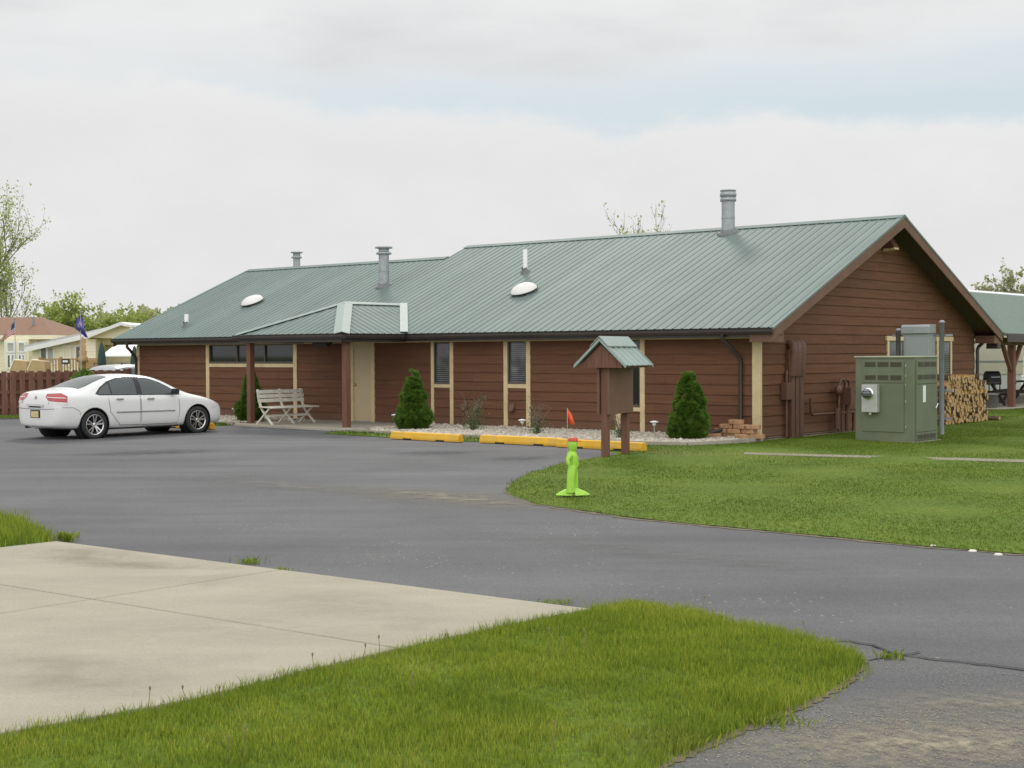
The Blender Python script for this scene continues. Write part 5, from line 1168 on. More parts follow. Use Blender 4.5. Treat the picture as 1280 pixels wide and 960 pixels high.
# ------------------------------------------------------------------ beside the gable wall
def cabinet():
    """pad mounted switch cabinet; local x = right along lodge front direction, y = back"""
    r = tag(empty('utility_cabinet', SW(-1.82, .60, .0), BROT), 'olive green metal utility cabinet with louvred doors on the lawn', 'utility cabinet')
    W_, Dp, H = 1.22, 1.14, 1.68
    mb = MB(); mb.box((0, 0, 0), (W_, Dp, H)); body = mb.build('body', 'green_metal', r, .008)
    mb = MB(); mb.prism([(-.02, -.03, H), (W_+.02, -.03, H), (W_+.02, Dp+.03, H), (-.02, Dp+.03, H)], (0, 0, .03)); mb.build('top', 'green_top', r, .008)
    mb = MB(); mb.box((-.06, -.06, -.05), (W_+.06, Dp+.06, .035)); mb.build('plinth', 'concrete_grey', r)
    # front: louvred upper panel and a plain lower door
    def vents(x0, x1, z, k, side, par, zh=.10):
        wv = (x1-x0)/k
        mb = MB()
        for i in range(k):
            a, b = x0+i*wv+.02, x0+(i+1)*wv-.02
            for j in range(5):
                zz = z+zh*j/5
                if side == 'f': mb.prism([(a, -.018, zz), (a, -.028, zz+.004), (a, -.018, zz+zh/5*.9)], (b-a, 0, 0)); 
                else: mb.prism([(W_+.018, a, zz), (W_+.028, a, zz+.004), (W_+.018, a, zz+zh/5*.9)], (0, b-a, 0))
        mb.build('louvre', 'louvre', par)
    mb = MB(); mb.box((.16, -.018, .22), (W_-.19, .002, 1.17)); fd = mb.build('front_panel', 'green_metal', r, .005)
    mb = MB(); mb.box((.16, -.018, 1.185), (W_-.19, .002, 1.62)); fu = mb.build('louvre_panel', 'green_metal', r, .005)
    vents(.19, W_-.22, 1.50, 3, 'f', fu); vents(.19, W_-.22, 1.24, 3, 'f', fu)
    mb = MB()
    for z in (.30, .8, 1.12, 1.3, 1.5): mb.box((W_-.165, -.012, z), (W_-.145, .0, z+.05))
    mb.build('hinge', 'galv', r)
    mb = MB(); mb.box((W_-.002, .10, .22), (W_+.018, Dp-.06, 1.15)); sd = mb.build('side_door', 'green_metal', r, .005)
    mb = MB(); mb.box((W_-.002, .10, 1.165), (W_+.018, Dp-.06, 1.62)); su = mb.build('louvre_panel', 'green_metal', r, .005)
    vents(.14, Dp-.10, 1.50, 3, 's', su); vents(.14, Dp-.10, 1.25, 3, 's', su)
    mb = MB(); mb.box((W_-.002, .10, .06), (W_+.016, Dp-.06, .205)); sl_ = mb.build('louvre_panel', 'green_metal', r, .004); vents(.14, Dp-.10, .08, 3, 's', sl_)
    mb = MB(); mb.box((W_+.018, .40, .80), (W_+.022, .53, 1.13)); mb.build('label_plate', 'white', sd)
    mb = MB(); mb.box((W_+.018, Dp-.20, .66), (W_+.05, Dp-.15, .70)); mb.tube([(W_+.05, Dp-.175, .68), (W_+.065, Dp-.13, .76)], .012, 6); mb.build('handle', 'chrome', sd)
    # meter box
    mb = MB(); mb.box((.20, -.15, .60), (.53, -.018, 1.15)); m_ = mb.build('meter_box', 'meter_grey', r, .012)
    T = Matrix.Translation((.345, -.15, .97)) @ Matrix.Rotation(R(90), 4, 'X')
    mb = MB(); mb.lathe([(0, .16), (.05, .155), (.085, .12), (.092, 0)], 20, T); mb.build('meter_glass', 'glass_grey', m_)
    mb = MB(); mb.lathe([(.094, .03), (.115, .025), (.12, 0)], 20, T); mb.build('meter_ring', 'chrome', m_)
    mb = MB(); mb.box((.35, -.12, .555), (.385, -.08, .60)); mb.build('seal', 'pvc', m_)
    return r
cabinet()
# posts at photographed spots
pl_, prr = G(1124, 546.5), G(1177, 545)
def hstand():
    a = Vector((prr.x, prr.y, 0)); b = a + (-DS)*(-1.02) + DW*.06
    r = tag(empty('switch_stand', a, BROT), 'tall grey switch box held between two round galvanised posts behind the green cabinet', 'switch box stand')
    sp = .98
    for x, h in ((-sp, 2.24), (0, 2.40)):
        mb = MB(); mb.lathe([(.052, -.1), (.052, h), (.062, h), (.062, h+.03), (.04, h+.055), (0, h+.065)], 18, Matrix.Translation((x, 0, 0))); mb.build('post', 'pipe_grey', r)
    for z in (2.12, .95, .35): mb = MB(); mb.box((-sp-.16, .053, z), (.20, .094, z+.042)); mb.build('strut', 'pipe_grey', r)
    mb = MB(); mb.box((-sp+.24, -.26, .45), (-.18, .05, 2.18)); bx = mb.build('box', 'cab_grey', r, .01)
    mb = MB(); mb.prism([(-sp+.20, -.31, 2.18), (-sp+.20, .052, 2.18), (-sp+.20, .052, 2.37), (-sp+.20, -.26, 2.37), (-sp+.20, -.31, 2.33)], (sp-.35, 0, 0)); mb.build('hood', 'cab_grey', r, .008)
    mb = MB(); mb.box((-.18, -.23, .5), (-.155, .03, 2.12)); mb.build('side_panel', 'cab_grey', r)
    mb = MB(); mb.box((-sp+.28, -.275, .5), (-.22, -.261, 2.1)); mb.build('door', 'cab_grey', bx, .004)
hstand()

# ------------------------------------------------------------------ firewood
def log_mesh(seed, ln):
    g = random.Random(seed); typ = g.choice(('wedge', 'wedge', 'half', 'quarter', 'quarter')); r = 1.0
    if typ == 'wedge': pts = [(-.1, -1.1)] + [(math.cos(a)*1.1, math.sin(a)*1.0+.1) for a in np.linspace(R(25), R(150), 5)]
    elif typ == 'half': pts = [(math.cos(a), math.sin(a)*.95-.3) for a in np.linspace(R(-5), R(185), 8)]
    else: pts = [(-.75, -.8)] + [(-.75+1.75*math.cos(a), -.8+1.7*math.sin(a)) for a in np.linspace(R(0), R(88), 6)]
    pts = [(x+g.uniform(-.09, .09), y+g.uniform(-.09, .09)) for x, y in pts]; n = len(pts)
    mb = MB(); vs = []
    for k, t in enumerate((0, .5, 1)):
        tw = g.uniform(-.06, .06)
        vs += [(t*ln + (g.uniform(-.01, .01) if t != .5 else 0), x+tw, y+g.uniform(-.04, .04)) for x, y in pts]
    me = bpy.data.meshes.new('split_log')
    F = [tuple(range(n)), tuple(range(2*n, 3*n))[::-1]]; mi = [0, 0]
    for k in range(2):
        for i in range(n):
            j = (i+1) % n; F.append((k*n+i, (k+1)*n+i, (k+1)*n+j, k*n+j)); mi.append(2 if (typ == 'half' and i == n-1) or (typ != 'half' and i in (0, n-1)) else 1)
    me.from_pydata(vs, [], F)
    for q in ('wood_end', 'bark', 'wood_split'): me.materials.append(M[q])
    me.polygons.foreach_set('material_index', mi); me.update()
    bm = bmesh.new(); bm.from_mesh(me); bmesh.ops.recalc_face_normals(bm, faces=bm.faces); bm.to_mesh(me); bm.free()
    return me
LOGL = .55
def put_log(me, x, y, z, r, rot, lab, grp='split logs in the woodpile'):
    o = bpy.data.objects.new('split_log', me); COL.objects.link(o)
    o.matrix_world = Matrix.Translation(SW(-x, y, z)) @ Matrix.Rotation(BROT, 4, 'Z') @ Matrix.Rotation(R(rnd.uniform(-4, 4)), 4, 'Z') @ Matrix.Rotation(rot, 4, 'X') @ Matrix.Diagonal((-1 if False else 1, r, r, 1))
    tag(o, lab, 'log', grp)
lm = [log_mesh(s, -LOGL) for s in range(14)]; lm2 = [log_mesh(s+40, -.50) for s in range(6)]
PY0, PY1 = 6.95, 9.6       # along the wall
z = .055; row = 0
while z < 1.10:
    rh = .088 if row else .075
    inset = .05 + .22*max(0, (z/1.1)-.15)**2; wob = rnd.uniform(-.03, .03)
    y = PY0 + inset*1.0 + wob; yend = PY1 - inset*1.6 + wob - (.25 if z > .95 else 0)
    while y < yend:
        w = rnd.uniform(.10, .175)
        put_log(lm[rnd.randrange(14)], .98+rnd.uniform(-.05, .05), y+w/2, z+rh/2+rnd.uniform(-.012, .012), w*.47, rnd.uniform(0, 6.28), 'split firewood log with pale cut end in the woodpile against the gable wall')
        y += w*.98
    z += rh; row += 1
# a second, rear rank closes the pile against the wall
z = .055
for k in range(9):
    y = PY0 + .1
    while y < PY1-.3:
        w = .23
        if k == 8 and y > PY0+.5: break
        if y < PY0+.25 or k == 8: put_log(lm2[rnd.randrange(6)], .40, y+w/2, z+.058, w*.34, rnd.uniform(0, 6.28), 'barky firewood log in the rear rank of the woodpile', 'rear rank logs of the woodpile')
        y += w
    z += .115
put_log(lm2[2], 1.02, PY0+.35, 1.15, .085, .5, 'long split plank of firewood lying on top of the woodpile', 'split logs in the woodpile')
for k, (x, y) in enumerate(((1.15, 10.0), (1.0, 6.72))): put_log(lm[k], x, y, .09, .075, 1.0 + k, ('loose grey log lying on the grass to the right of the woodpile', 'loose split log lying on the grass left of the woodpile')[k])

# ------------------------------------------------------------------ picnic pavilion
def pavilion():
    r = tag(empty('picnic_pavilion', (CX, CY, 0), BROT), 'open picnic pavilion with a green shingled roof on brown braced posts', 'pavilion')
    E0, RX, ZV, ZR = -1.37, -5.9, 2.34, 4.05      # eave and ridge (x to the right)
    y0, y1 = 17.2, 34.0
    mb = MB(); t = .10
    for a, b in ((E0, RX), (2*RX-E0, RX)):
        mb.prism([(a, y0, ZV), (b, y0, ZR), (b, y0, ZR-t), (a, y0, ZV-t)], (0, y1-y0, 0))
    rf_ = mb.build('roof', 'shingle_green', r)
    mb = MB(); mb.prism([(RX-.18, y0-.01, ZR-.05), (RX, y0-.01, ZR+.03), (RX+.18, y0-.01, ZR-.05), (RX+.18, y0-.01, ZR-.07), (RX-.18, y0-.01, ZR-.07)], (0, y1-y0+.02, 0)); mb.build('ridge_cap', 'white', rf_)
    mb = MB(); mb.box((E0-.0, y0, ZV-.27), (E0+.035, y1, ZV-.02)); mb.build('fascia_board', 'fascia', r)
    mb = MB(); mb.box((E0-.52, y0, ZV-.36), (E0-.34, y1, ZV-.12)); mb.box((2*RX-E0+.34, y0, ZV-.36), (2*RX-E0+.52, y1, ZV-.12)); 
    mb.build('beam', 'brown_trim', r)
    for y in (18.75, 23.5, 28.4, 33.2):
        for x in (E0-.43, 2*RX-E0+.43):
            mb = MB(); mb.box((x-.10, y-.10, 0), (x+.10, y+.10, ZV-.3)); p = mb.build('post', 'post_brown', r)
            for s in (-1, 1):
                mb = MB(); mb.beam((x, y+s*.08, 1.18), (x, y+s*.78, ZV-.33), .11, .11); mb.build('brace', 'post_brown', p)
    mb = MB(); mb.box((2*RX-E0, y0, 0.0), (E0, y1, .035)); mb.build('slab_floor', 'concrete_grey', r)
pavilion()
def picnic():
    r = tag(empty('picnic_table'), None, 'picnic table', 'dark picnic tables under the pavilion')
    mb = MB()
    for k in range(5): mb.box((-.95, -.37+.15*k, .72), (.95, -.235+.15*k, .76))
    mb.build('tabletop', 'table_dark', r)
    for s in (-1, 1):
        mb = MB(); mb.box((-.95, s*.72-.13, .42), (.95, s*.72+.13, .46)); mb.build('seat', 'table_dark', r)
        mb = MB(); x = s*.7; mb.beam((x, -.62, 0), (x, -.16, .72), .05, .09); mb.beam((x, .62, 0), (x, .16, .72), .05, .09); mb.beam((x+.052, -.84, .385), (x+.052, .84, .385), .05, .09); mb.build('leg_frame', 'table_dark', r)
    return r
pt = picnic()
for i, (x, y, lab) in enumerate(((-2.9, 18.8, 'dark picnic table nearest the woodpile under the pavilion'), (-2.6, 22.2, 'dark picnic table just right of the first pavilion post'), (-5.4, 20.6, 'dark picnic table behind the other two tables'))):
    o = pt if i == 0 else copy_tree(pt); o.location = SW(-x, y, .035); o.rotation_euler = (0, 0, BROT + math.pi/2 + .1*i); o['label'] = lab
# grill by the rear corner
gp = P(1240, 500, 47.5); gp.z = 0
r = tag(empty('barbecue_grill', gp, R(10)), 'black lidded barbecue grill standing behind the woodpile', 'grill'); r.scale = (.62, .8, .92)
mb = MB(); mb.tube([(-.36, 0, .98), (.36, 0, .98)], .24, 16); mb.build('lid', 'black', r)
mb = MB(); mb.box((-.38, -.25, .72), (.38, .25, .95)); mb.build('firebox', 'black', r, .02)
mb = MB(); mb.box((-.75, -.2, .86), (-.39, .2, .89)); mb.build('side_shelf', 'slate', r)
for x, y in ((-.32, -.2), (.32, -.2), (-.32, .2), (.32, .2)):
    mb = MB(); mb.box((x-.02, y-.02, 0), (x+.02, y+.02, .72)); mb.build('leg', 'black', r)
mb = MB(); mb.tube([(-.25, -.27, 1.0), (.25, -.27, 1.0)], .018, 8); mb.build('handle', 'chrome', r)
bp_ = P(1238, 524, 43.5); mb = MB(); mb.lathe([(0, .03), (.2, .03), (.23, .44), (.25, .44), (.25, .48), (0, .49)], 16); tag(mb.build('waste_bin', 'slate', None, 0, (bp_.x, bp_.y, 0)), 'grey waste bin between the woodpile and the pavilion post', 'waste bin')

# trailers beyond the pavilion
def trailer(loc, rot, ln, w, h, mat_, label, win=(), floor=.45):
    r = tag(empty('travel_trailer', loc, rot), label, 'trailer', 'trailers beyond the lodge')
    mb = MB(); mb.prism([(-ln/2, 0, floor), (ln/2, 0, floor), (ln/2, 0, h-.25), (ln/2-.35, 0, h), (-ln/2+.15, 0, h), (-ln/2, 0, h-.15)], (0, w, 0)); b = mb.build('body', mat_, r, .04)
    mb = MB(); mb.box((-ln/2+.02, -.012, floor+.55), (ln/2-.02, .0, floor+.63)); mb.build('stripe', 'cab_grey', b)
    for x0, x1, z0, z1 in win:
        mb = MB(); mb.box((x0, -.03, z0), (x1, .0, z1)); f = mb.build('window', 'white', r, .01); mb = MB(); mb.box((x0+.06, -.036, z0+.06), (x1-.06, -.031, z1-.06)); mb.build('pane', 'far_glass', f)
    mb = MB(); mb.box((-ln/2+.1, .03, .05), (ln/2-.1, w-.03, floor)); mb.build('skirt', 'white', r)
    return r
q = P(1240, 470, 62); trailer((q.x-1.4, q.y, 0), R(-8), 5.4, 2.4, 3.05, 'pale_rv', 'cream travel trailer seen past the rear corner of the lodge', ((-1.9, -1.2, 1.3, 2.0),), .75)
q = P(1275, 470, 70); trailer((q.x+3.2, q.y, 0), R(-6), 10.5, 2.5, 3.3, 'white_rv', 'white trailer with a window seen behind the pavilion post', ((-3.6, -2.5, 1.5, 2.5), (0, 1.2, 1.5, 2.5)))

# ------------------------------------------------------------------ fence on the left
FA = SW(21.75, -.1); FB = G(5, 521.5); fd_ = (FB-FA).normalized(); fn = Vector((fd_.y, -fd_.x, 0))
if fn.y > 0: fn = -fn
FL = (FB-FA).length + 9.0
r = tag(empty('wooden_fence', FA, math.atan2(fd_.y, fd_.x)), 'brown stained board on board wooden fence behind the white sedan', 'fence')
# local x along the fence to the left; find local y pointing to the viewer
ly = 1 if (Matrix.Rotation(math.atan2(fd_.y, fd_.x), 3, 'Z') @ Vector((0, 1, 0))).y < 0 else -1
fb, bb = MB(), MB(); x = .05; k = 0
while x < FL:
    h = 1.36 - .004*x + rnd.uniform(-.012, .012)
    fb.box((x, ly*.045-.011, .06), (x+.150, ly*.045+.011, h))
    bb.box((x+.135+rnd.uniform(-.01, .015), -ly*.045-.011, .06), (x+.262+rnd.uniform(-.04, .004), -ly*.045+.011, h-.045))
    x += .252
fb.build('front_boards', 'brown_fence', r); bb.build('back_boards', 'brown_fence', r)
for z in (.25, .68, 1.08):
    mb = MB(); mb.box((0, -.032, z), (FL, .032, z+.085)); mb.build('rail', 'brown_fence', r)
x = 0
while x < FL+.1:
    mb = MB(); mb.box((x-.045, -.034, 0), (x+.045, .034, 1.40)); mb.build('post', 'brown_fence', r); x += 2.4

# ------------------------------------------------------------------ homes beyond the fence
def lapbox(mb, p0, p1, step=.16, mi=0):
    """clapboard box"""
    x0, y0, z0 = p0; x1, y1, z1 = p1; z = z0
    while z < z1-1e-3:
        h = min(step, z1-z); a = .02
        mb.add([(x0-a, y0-a, z), (x1+a, y0-a, z), (x1+a, y1+a, z), (x0-a, y1+a, z), (x0, y0, z+h), (x1, y0, z+h), (x1, y1, z+h), (x0, y1, z+h)], [(0,1,5,4), (1,2,6,5), (2,3,7,6), (3,0,4,7), (0,3,2,1), (4,5,6,7)], mi); z += h
def hwindow(r, x0, x1, z0, z1, y, split=True, frame='white', pane='curtain'):
    mb = MB(); w = .07
    mb.box((x0, y-.06, z0), (x0+w, y, z1)); mb.box((x1-w, y-.06, z0), (x1, y, z1)); mb.box((x0+w, y-.06, z1-w), (x1-w, y, z1)); mb.box((x0+w, y-.06, z0), (x1-w, y, z0+w))
    if split: c = (x0+x1)/2; mb.box((c-.045, y-.06, z0+w), (c+.045, y, z1-w))
    f = mb.build('window', frame, r); mb = MB()
    if split:
        c = (x0+x1)/2; mb.box((x0+w, y-.02, z0+w), (c-.045, y-.01, z1-w)); mb.build('pane', 'far_glass', f)
        mb = MB(); mb.box((c+.045, y-.02, z0+w), (x1-w, y-.01, z1-w)); mb.build('pane', 'curtain', f)
    else: mb.box((x0+w, y-.02, z0+w), (x1-w, y-.01, z1-w)); mb.build('pane', pane, f)
YH = 66.0
def px(u, v, Y=YH): return P(u, v, Y)
m = YH/FOC     # metres per photo pixel at this distance
# cream house with brown hipped roof
o = px(0, 470); r = tag(empty('cream_house', (o.x, YH, 0)), 'cream clapboard house with a brown shingled hip roof at the left edge', 'house')
X = lambda u: u*m
zE = px(0, 419).z; zRg = px(0, 403.5).z
mb = MB(); lapbox(mb, (X(-170), 0, 0), (X(46), 7, zE)); mb.build('wall', 'cream', r)
mb = MB(); e = .35; A_ = [(X(-180), -e, zE), (X(70), -e, zE), (X(70), 7+e, zE), (X(-180), 7+e, zE)]; rd = [(X(-90), 3.5, zRg+.35), (X(22), 3.5, zRg+.35)]
vs = A_ + rd; mb.add(vs, [(0,1,5,4), (1,2,5), (2,3,4,5), (3,0,4)]); mb.add([(p[0], p[1], p[2]-.14) for p in A_], [(3,2,1,0)]); rf_ = mb.build('roof', 'roof_brown', r)
mb = MB(); mb.box((X(-180), -e-.02, zE-.2), (X(70), -e+.02, zE-.005)); mb.box((X(70)-.02, -e+.02, zE-.2), (X(70)+.02, 7+e, zE-.005)); mb.build('fascia_board', 'cream', r)
mb = MB(); lapbox(mb, (X(46), .25, 0), (X(64), 6.8, zE-.15)); mb.build('side_wall', 'cream', r)
mb = MB(); mb.lathe([(.07, 0), (.07, .5), (0, .5)], 10, Matrix.Translation((X(28), 1.6, zRg-.2))); mb.build('vent_pipe', 'slate', rf_)
z0, z1, z2 = px(0, 461).z, px(0, 441).z, px(0, 427.5).z
mb = MB(); mb.box((X(10), -.45, .3), (X(40), 0, z2+.15)); mb.build('bay', 'cream', r)
for a, b in ((13, 24), (27, 37)):
    hwindow(r, X(a), X(b), z1, z2, -.46, False); hwindow(r, X(a), X(b), z0, z1-.05, -.46, True)
# mobile home, low gable towards the viewer
YM = 60.0; m2 = YM/FOC; o = P(100, 470, YM); ox = o.x
r = tag(empty('mobile_home', (ox, YM, 0)), 'pale cream mobile home with a low white gable roof and two double windows', 'house')
X2 = lambda u: (u-100)*m2
zq = lambda v, u=100: P(u, v, YM).z
mb = MB(); lapbox(mb, (X2(41), 0, 0), (X2(126), 14, zq(431)), .14)
pts = [(X2(41), 0, zq(431)), (X2(126), 0, zq(431)), (X2(160), 0, zq(409)), (X2(215), 0, zq(431))]
mb.prism([(X2(41), .01, zq(431)), (X2(230), .01, zq(431)), (X2(160), .01, zq(408.5))], (0, 13.9, 0)); lapbox(mb, (X2(126), .9, 0), (X2(232), 14, zq(431)), .14); mb.build('wall', 'cream', r)
def ramp_roof(u0, v0, u1, v1, t, y0, y1, mi):
    mb.prism([(X2(u0), y0, zq(v0)), (X2(u1), y0, zq(v1)), (X2(u1), y0, zq(v1)-t), (X2(u0), y0, zq(v0)-t)], (0, y1-y0, 0), mi)
mb = MB(); ramp_roof(35, 431.5, 160, 404.5, .12, -.42, 14.3, 0); ramp_roof(160, 404.5, 240, 431.5, .12, -.42, 14.3, 0); rf_ = mb.build('roof', 'roof_grey', r)
mb = MB(); ramp_roof(36, 434.0, 160, 407.2, .20, -.44, -.38, 0); ramp_roof(160, 407.2, 240, 434.3, .20, -.44, -.38, 0); mb.build('fascia_board', 'white', r)
mb = MB(); mb.prism([(X2(115), -1.3, zq(421)), (X2(162), -1.3, zq(403.5)), (X2(170), -1.3, zq(406.5)), (X2(170), -1.3, zq(409.5)), (X2(162), -1.3, zq(407.5)), (X2(118), -1.3, zq(424.5))], (0, 4.5, 0)); mb.prism([(X2(120), -.9, zq(423)), (X2(162), -.9, zq(407)), (X2(200), -.9, zq(423))], (0, 1.2, 0), 1); lapbox(mb, (X2(116), -.9, 0), (X2(127.5), .5, zq(424)), .14, 1)
mb.build('entry_gable', ['white', 'cream'], r)
hwindow(r, X2(50), X2(69), zq(456), zq(433), 0); hwindow(r, X2(94), X2(114), zq(454.5), zq(431.5), 0); hwindow(r, X2(79), X2(90), zq(459), zq(431), 0, False, 'white', 'cream')
# timber deck in front of it
YD = 56.0; m3 = YD/FOC; o = P(100, 470, YD); X3 = lambda u: (u-100)*m3; zd = lambda v, u=100: P(u, v, YD).z
r = tag(empty('timber_deck', (o.x, YD, 0)), 'weathered timber deck with picket railing in front of the mobile home', 'deck')
mb = MB(); mb.box((X3(50), 0, .35), (X3(128), 3.2, .5)); mb.build('floor', 'deck_wood', r)
mb = MB(); mb.box((X3(50), 0, zd(449.5)), (X3(128), .09, zd(448))); mb.box((X3(50), 0, .6), (X3(128), .06, .68)); rl_ = mb.build('railing', 'deck_wood', r)
mb = MB(); u = 51
while u < 128: mb.box((X3(u), .012, .5), (X3(u)+.045, .05, zd(449.5))); u += 3.6
mb.build('balusters', 'deck_wood', r)
for u in (50, 76, 102, 127): mb = MB(); mb.box((X3(u)-.05, -.02, 0), (X3(u)+.05, .08, zd(446))); mb.build('post', 'deck_wood', r)
mb = MB(); mb.box((X3(99), -.03, .35), (X3(126), -.005, zd(450))); mb.build('skirt_boards', 'deck_wood', r)
# tan planter boxes
for u0, u1, v, lab in ((12, 33, 450, 'tan wooden box with sloping side above the fence, left one'), (34, 56, 450, 'tan wooden box with sloping side above the fence, right one')):
    o = P((u0+u1)/2, 470, 52); hw_ = (u1-u0)/2*52/FOC; h = P(u0, v, 52).z
    r = tag(empty('wooden_box', (o.x, 52, 0)), lab, 'wooden box', 'tan wooden boxes behind the fence')
    mb = MB(); mb.prism([(-hw_, 0, 0), (hw_, 0, 0), (hw_, 0, h-.05), (-hw_*.35, 0, h), (-hw_*.55, 0, h), (-hw_, 0, h-.36)], (0, .7, 0)); mb.build('side', 'pale_lumber', r, .01)
    mb = MB(); mb.prism([(-hw_*1.05, -.02, h-.38), (-hw_*.5, -.02, h+.02), (-hw_*.42, -.02, h+.0), (-hw_*.95, -.02, h-.40)], (0, .74, 0)); mb.build('edge_board', 'cream', r)
# carved wooden ornament tower on the deck, with a little sign
o = P(104, 470, 55); zt = P(104, 420, 55).z; zb_ = P(104, 453, 55).z
mb = MB(); n = [(.10, zb_-.25), (.12, zb_), (.20, zb_), (.19, zb_+.22), (.13, zb_+.24), (.17, zb_+.45), (.11, zb_+.48), (.14, zb_+.66), (.09, zb_+.7), (.07, zt-.12), (.0, zt)]
mb.lathe(n, 10); tag(mb.build('carved_post', 'deck_wood', None, 0, (o.x, 55, 0)), 'tan carved wooden ornament post in front of the mobile home', 'ornament')
o = P(82, 452, 53); r = tag(empty('yard_sign', (o.x, 53, 0)), 'small dark framed sign on a pale stake above the fence', 'sign')
mb = MB(); mb.box((-.15, -.03, o.z-.09), (.15, .01, o.z+.1)); mb.build('board', 'black', r); mb = MB(); mb.box((-.10, -.037, o.z-.03), (.10, -.031, o.z+.05)); mb.build('face', 'white', r); mb = MB(); mb.box((-.025, 0.012, 0), (.025, .05, o.z)); mb.build('stake', 'cream', r)
# white awning with dark side flap and closed parasols
YA = 54.0; m4 = YA/FOC; o = P(147, 470, YA); X4 = lambda u: (u-147)*m4; za = lambda v: P(147, v, YA).z
r = tag(empty('awning', (o.x, YA, 0)), 'white sloping awning beside the mobile home', 'awning')
mb = MB(); mb.prism([(X4(127), 0, za(446)), (X4(176), 0, za(446)), (X4(178), 1.6, za(431)), (X4(131), 1.6, za(431))], (0, 0, .05)); mb.build('canvas', 'white', r)
for u in (129, 176): mb = MB(); mb.tube([(X4(u), .05, 0), (X4(u), .05, za(446))], .03, 8); mb.build('post', 'pole', r)
for u, v0, v1, lab in ((127.5, 428, 461, 'closed dark green parasol left of the white awning'), (168.5, 432, 462, 'closed dark green parasol right of the white awning')):
    o = P(u, 470, 52.5); a, b = P(u, v1, 52.5).z, P(u, v0, 52.5).z
    r = tag(empty('parasol', (o.x, 52.5, 0)), lab, 'parasol', 'closed parasols beside the awning')
    mb = MB(); mb.lathe([(.02, a-.1), (.17, a), (.16, a+.3), (.13, b-.35), (.05, b-.05), (0, b)], 12); mb.build('canopy', 'dark_green_cloth', r)
    mb = MB(); mb.tube([(0, 0, 0), (0, 0, a)], .025, 8); mb.build('pole', 'pole', r)
# silver van behind the fence
van_tab = [(0.0, .70, .40, .95, 1.05), (.04, .84, .33, 1.0, 1.50), (.15, .90, .28, 1.05, 1.66), (.5, .93, .24, 1.06, 1.74), (1.2, .94, .22, 1.06, 1.77), (2.2, .94, .22, 1.04, 1.76), (2.9, .94, .22, 1.02, 1.70), (3.3, .93, .22, 1.0, 1.52), (3.8, .93, .22, .98, 1.2), (4.15, .92, .22, .94, 1.03), (4.5, .88, .24, .85, .93), (4.75, .76, .26, .72, .79), (4.86, .55, .32, .6, .64)]
vme, vtree = cut_shell(car_shell(van_tab), [(x, y) for x in (1.0, 3.85) for y in (-.9, .9)], .38, .3); vme.materials.clear(); vme.materials.append(M['silver_paint'])
van = tag(empty('parked_wagon'), 'silver wagon with dark roof rails, only its roof showing above the fence', 'car')
van.scale = (.92, .9, .845)
vb = bpy.data.objects.new('body', vme); COL.objects.link(vb); vb.parent = van
for s in (-1, 1):
    decal('side_window', vtree, [(.35, 1.13), (3.25, 1.08), (3.0, 1.40), (2.6, 1.56), (.45, 1.6)], SIDE[s], 'car_glass', van, .006)
    mb = MB(); mb.tube([(.5, s*.6, 1.72), (.5, s*.6, 1.80), (2.5, s*.6, 1.80), (2.5, s*.6, 1.74)], .022, 6); mb.build('roof_rail', 'black', van)
decal('rear_window', vtree, [(-.62, 1.12), (.62, 1.12), (.55, 1.52), (-.55, 1.52)], REAR, 'car_glass', van, .006); decal('windscreen', vtree, [(3.95, -.62), (4.02, 0), (3.95, .62), (3.3, .58), (3.2, 0), (3.3, -.58)], TOP, 'car_glass', van, .006)
for x in (1.0, 3.85):
    for s in (-1, 1): wheel_mesh(van, x, s*.82)
q = P(122, 470, 47.5); van.location = (q.x, q.y-.4, -.18); van.rotation_euler = (0, 0, R(72)); van.location = (P(140, 470, 47).x-.4, 47.0, .0)
# small clipped bush by the fence
def leafball(name, loc, rx, rz_, n, matn, label, cat, seed, size=.07, trunk=True, group=None):
    g = np.random.default_rng(seed); r = tag(empty(name, loc), label, cat, group)
    d = g.normal(0, 1, (n, 3)); d /= np.linalg.norm(d, axis=1)[:, None]; lob = g.normal(0, 1, (9, 3)); lob /= np.linalg.norm(lob, axis=1)[:, None]
    f = .78+.22*np.max(np.clip((d@lob.T-.6)/.4, 0, 1), axis=1)
    rad = (g.random(n)**.4)*f; p = d*rad[:, None]*np.array([rx, rx, rz_]) + np.array([0, 0, rz_])
    o_ = g.normal(0, 1, (n, 3)) + d*.6; o_ /= np.linalg.norm(o_, axis=1)[:, None]; s_ = np.cross(o_, g.normal(0, 1, (n, 3))); s_ /= np.linalg.norm(s_, axis=1)[:, None]
    l = g.uniform(.7, 1.3, n)[:, None]*size
    V = np.stack([p, p+o_*l*.5+s_*l*.32, p+o_*l, p+o_*l*.5-s_*l*.32], 1).reshape(-1, 3); i = np.arange(n)*4
    np_mesh('foliage', V, np.stack([i, i+1, i+2, i+3], 1), matn, r)
    mb = MB(); mb.tube([(0, 0, -.05), (0, 0, rz_)], rx*.06+.01, 6); mb.build('trunk', 'trunk', r)
    return r
q = P(104, 470, 40.6); leafball('clipped_bush', (q.x, q.y, 0), .42, .72, 3500, 'spruce', 'small bright green bush standing against the brown fence', 'bush', 31, .08)

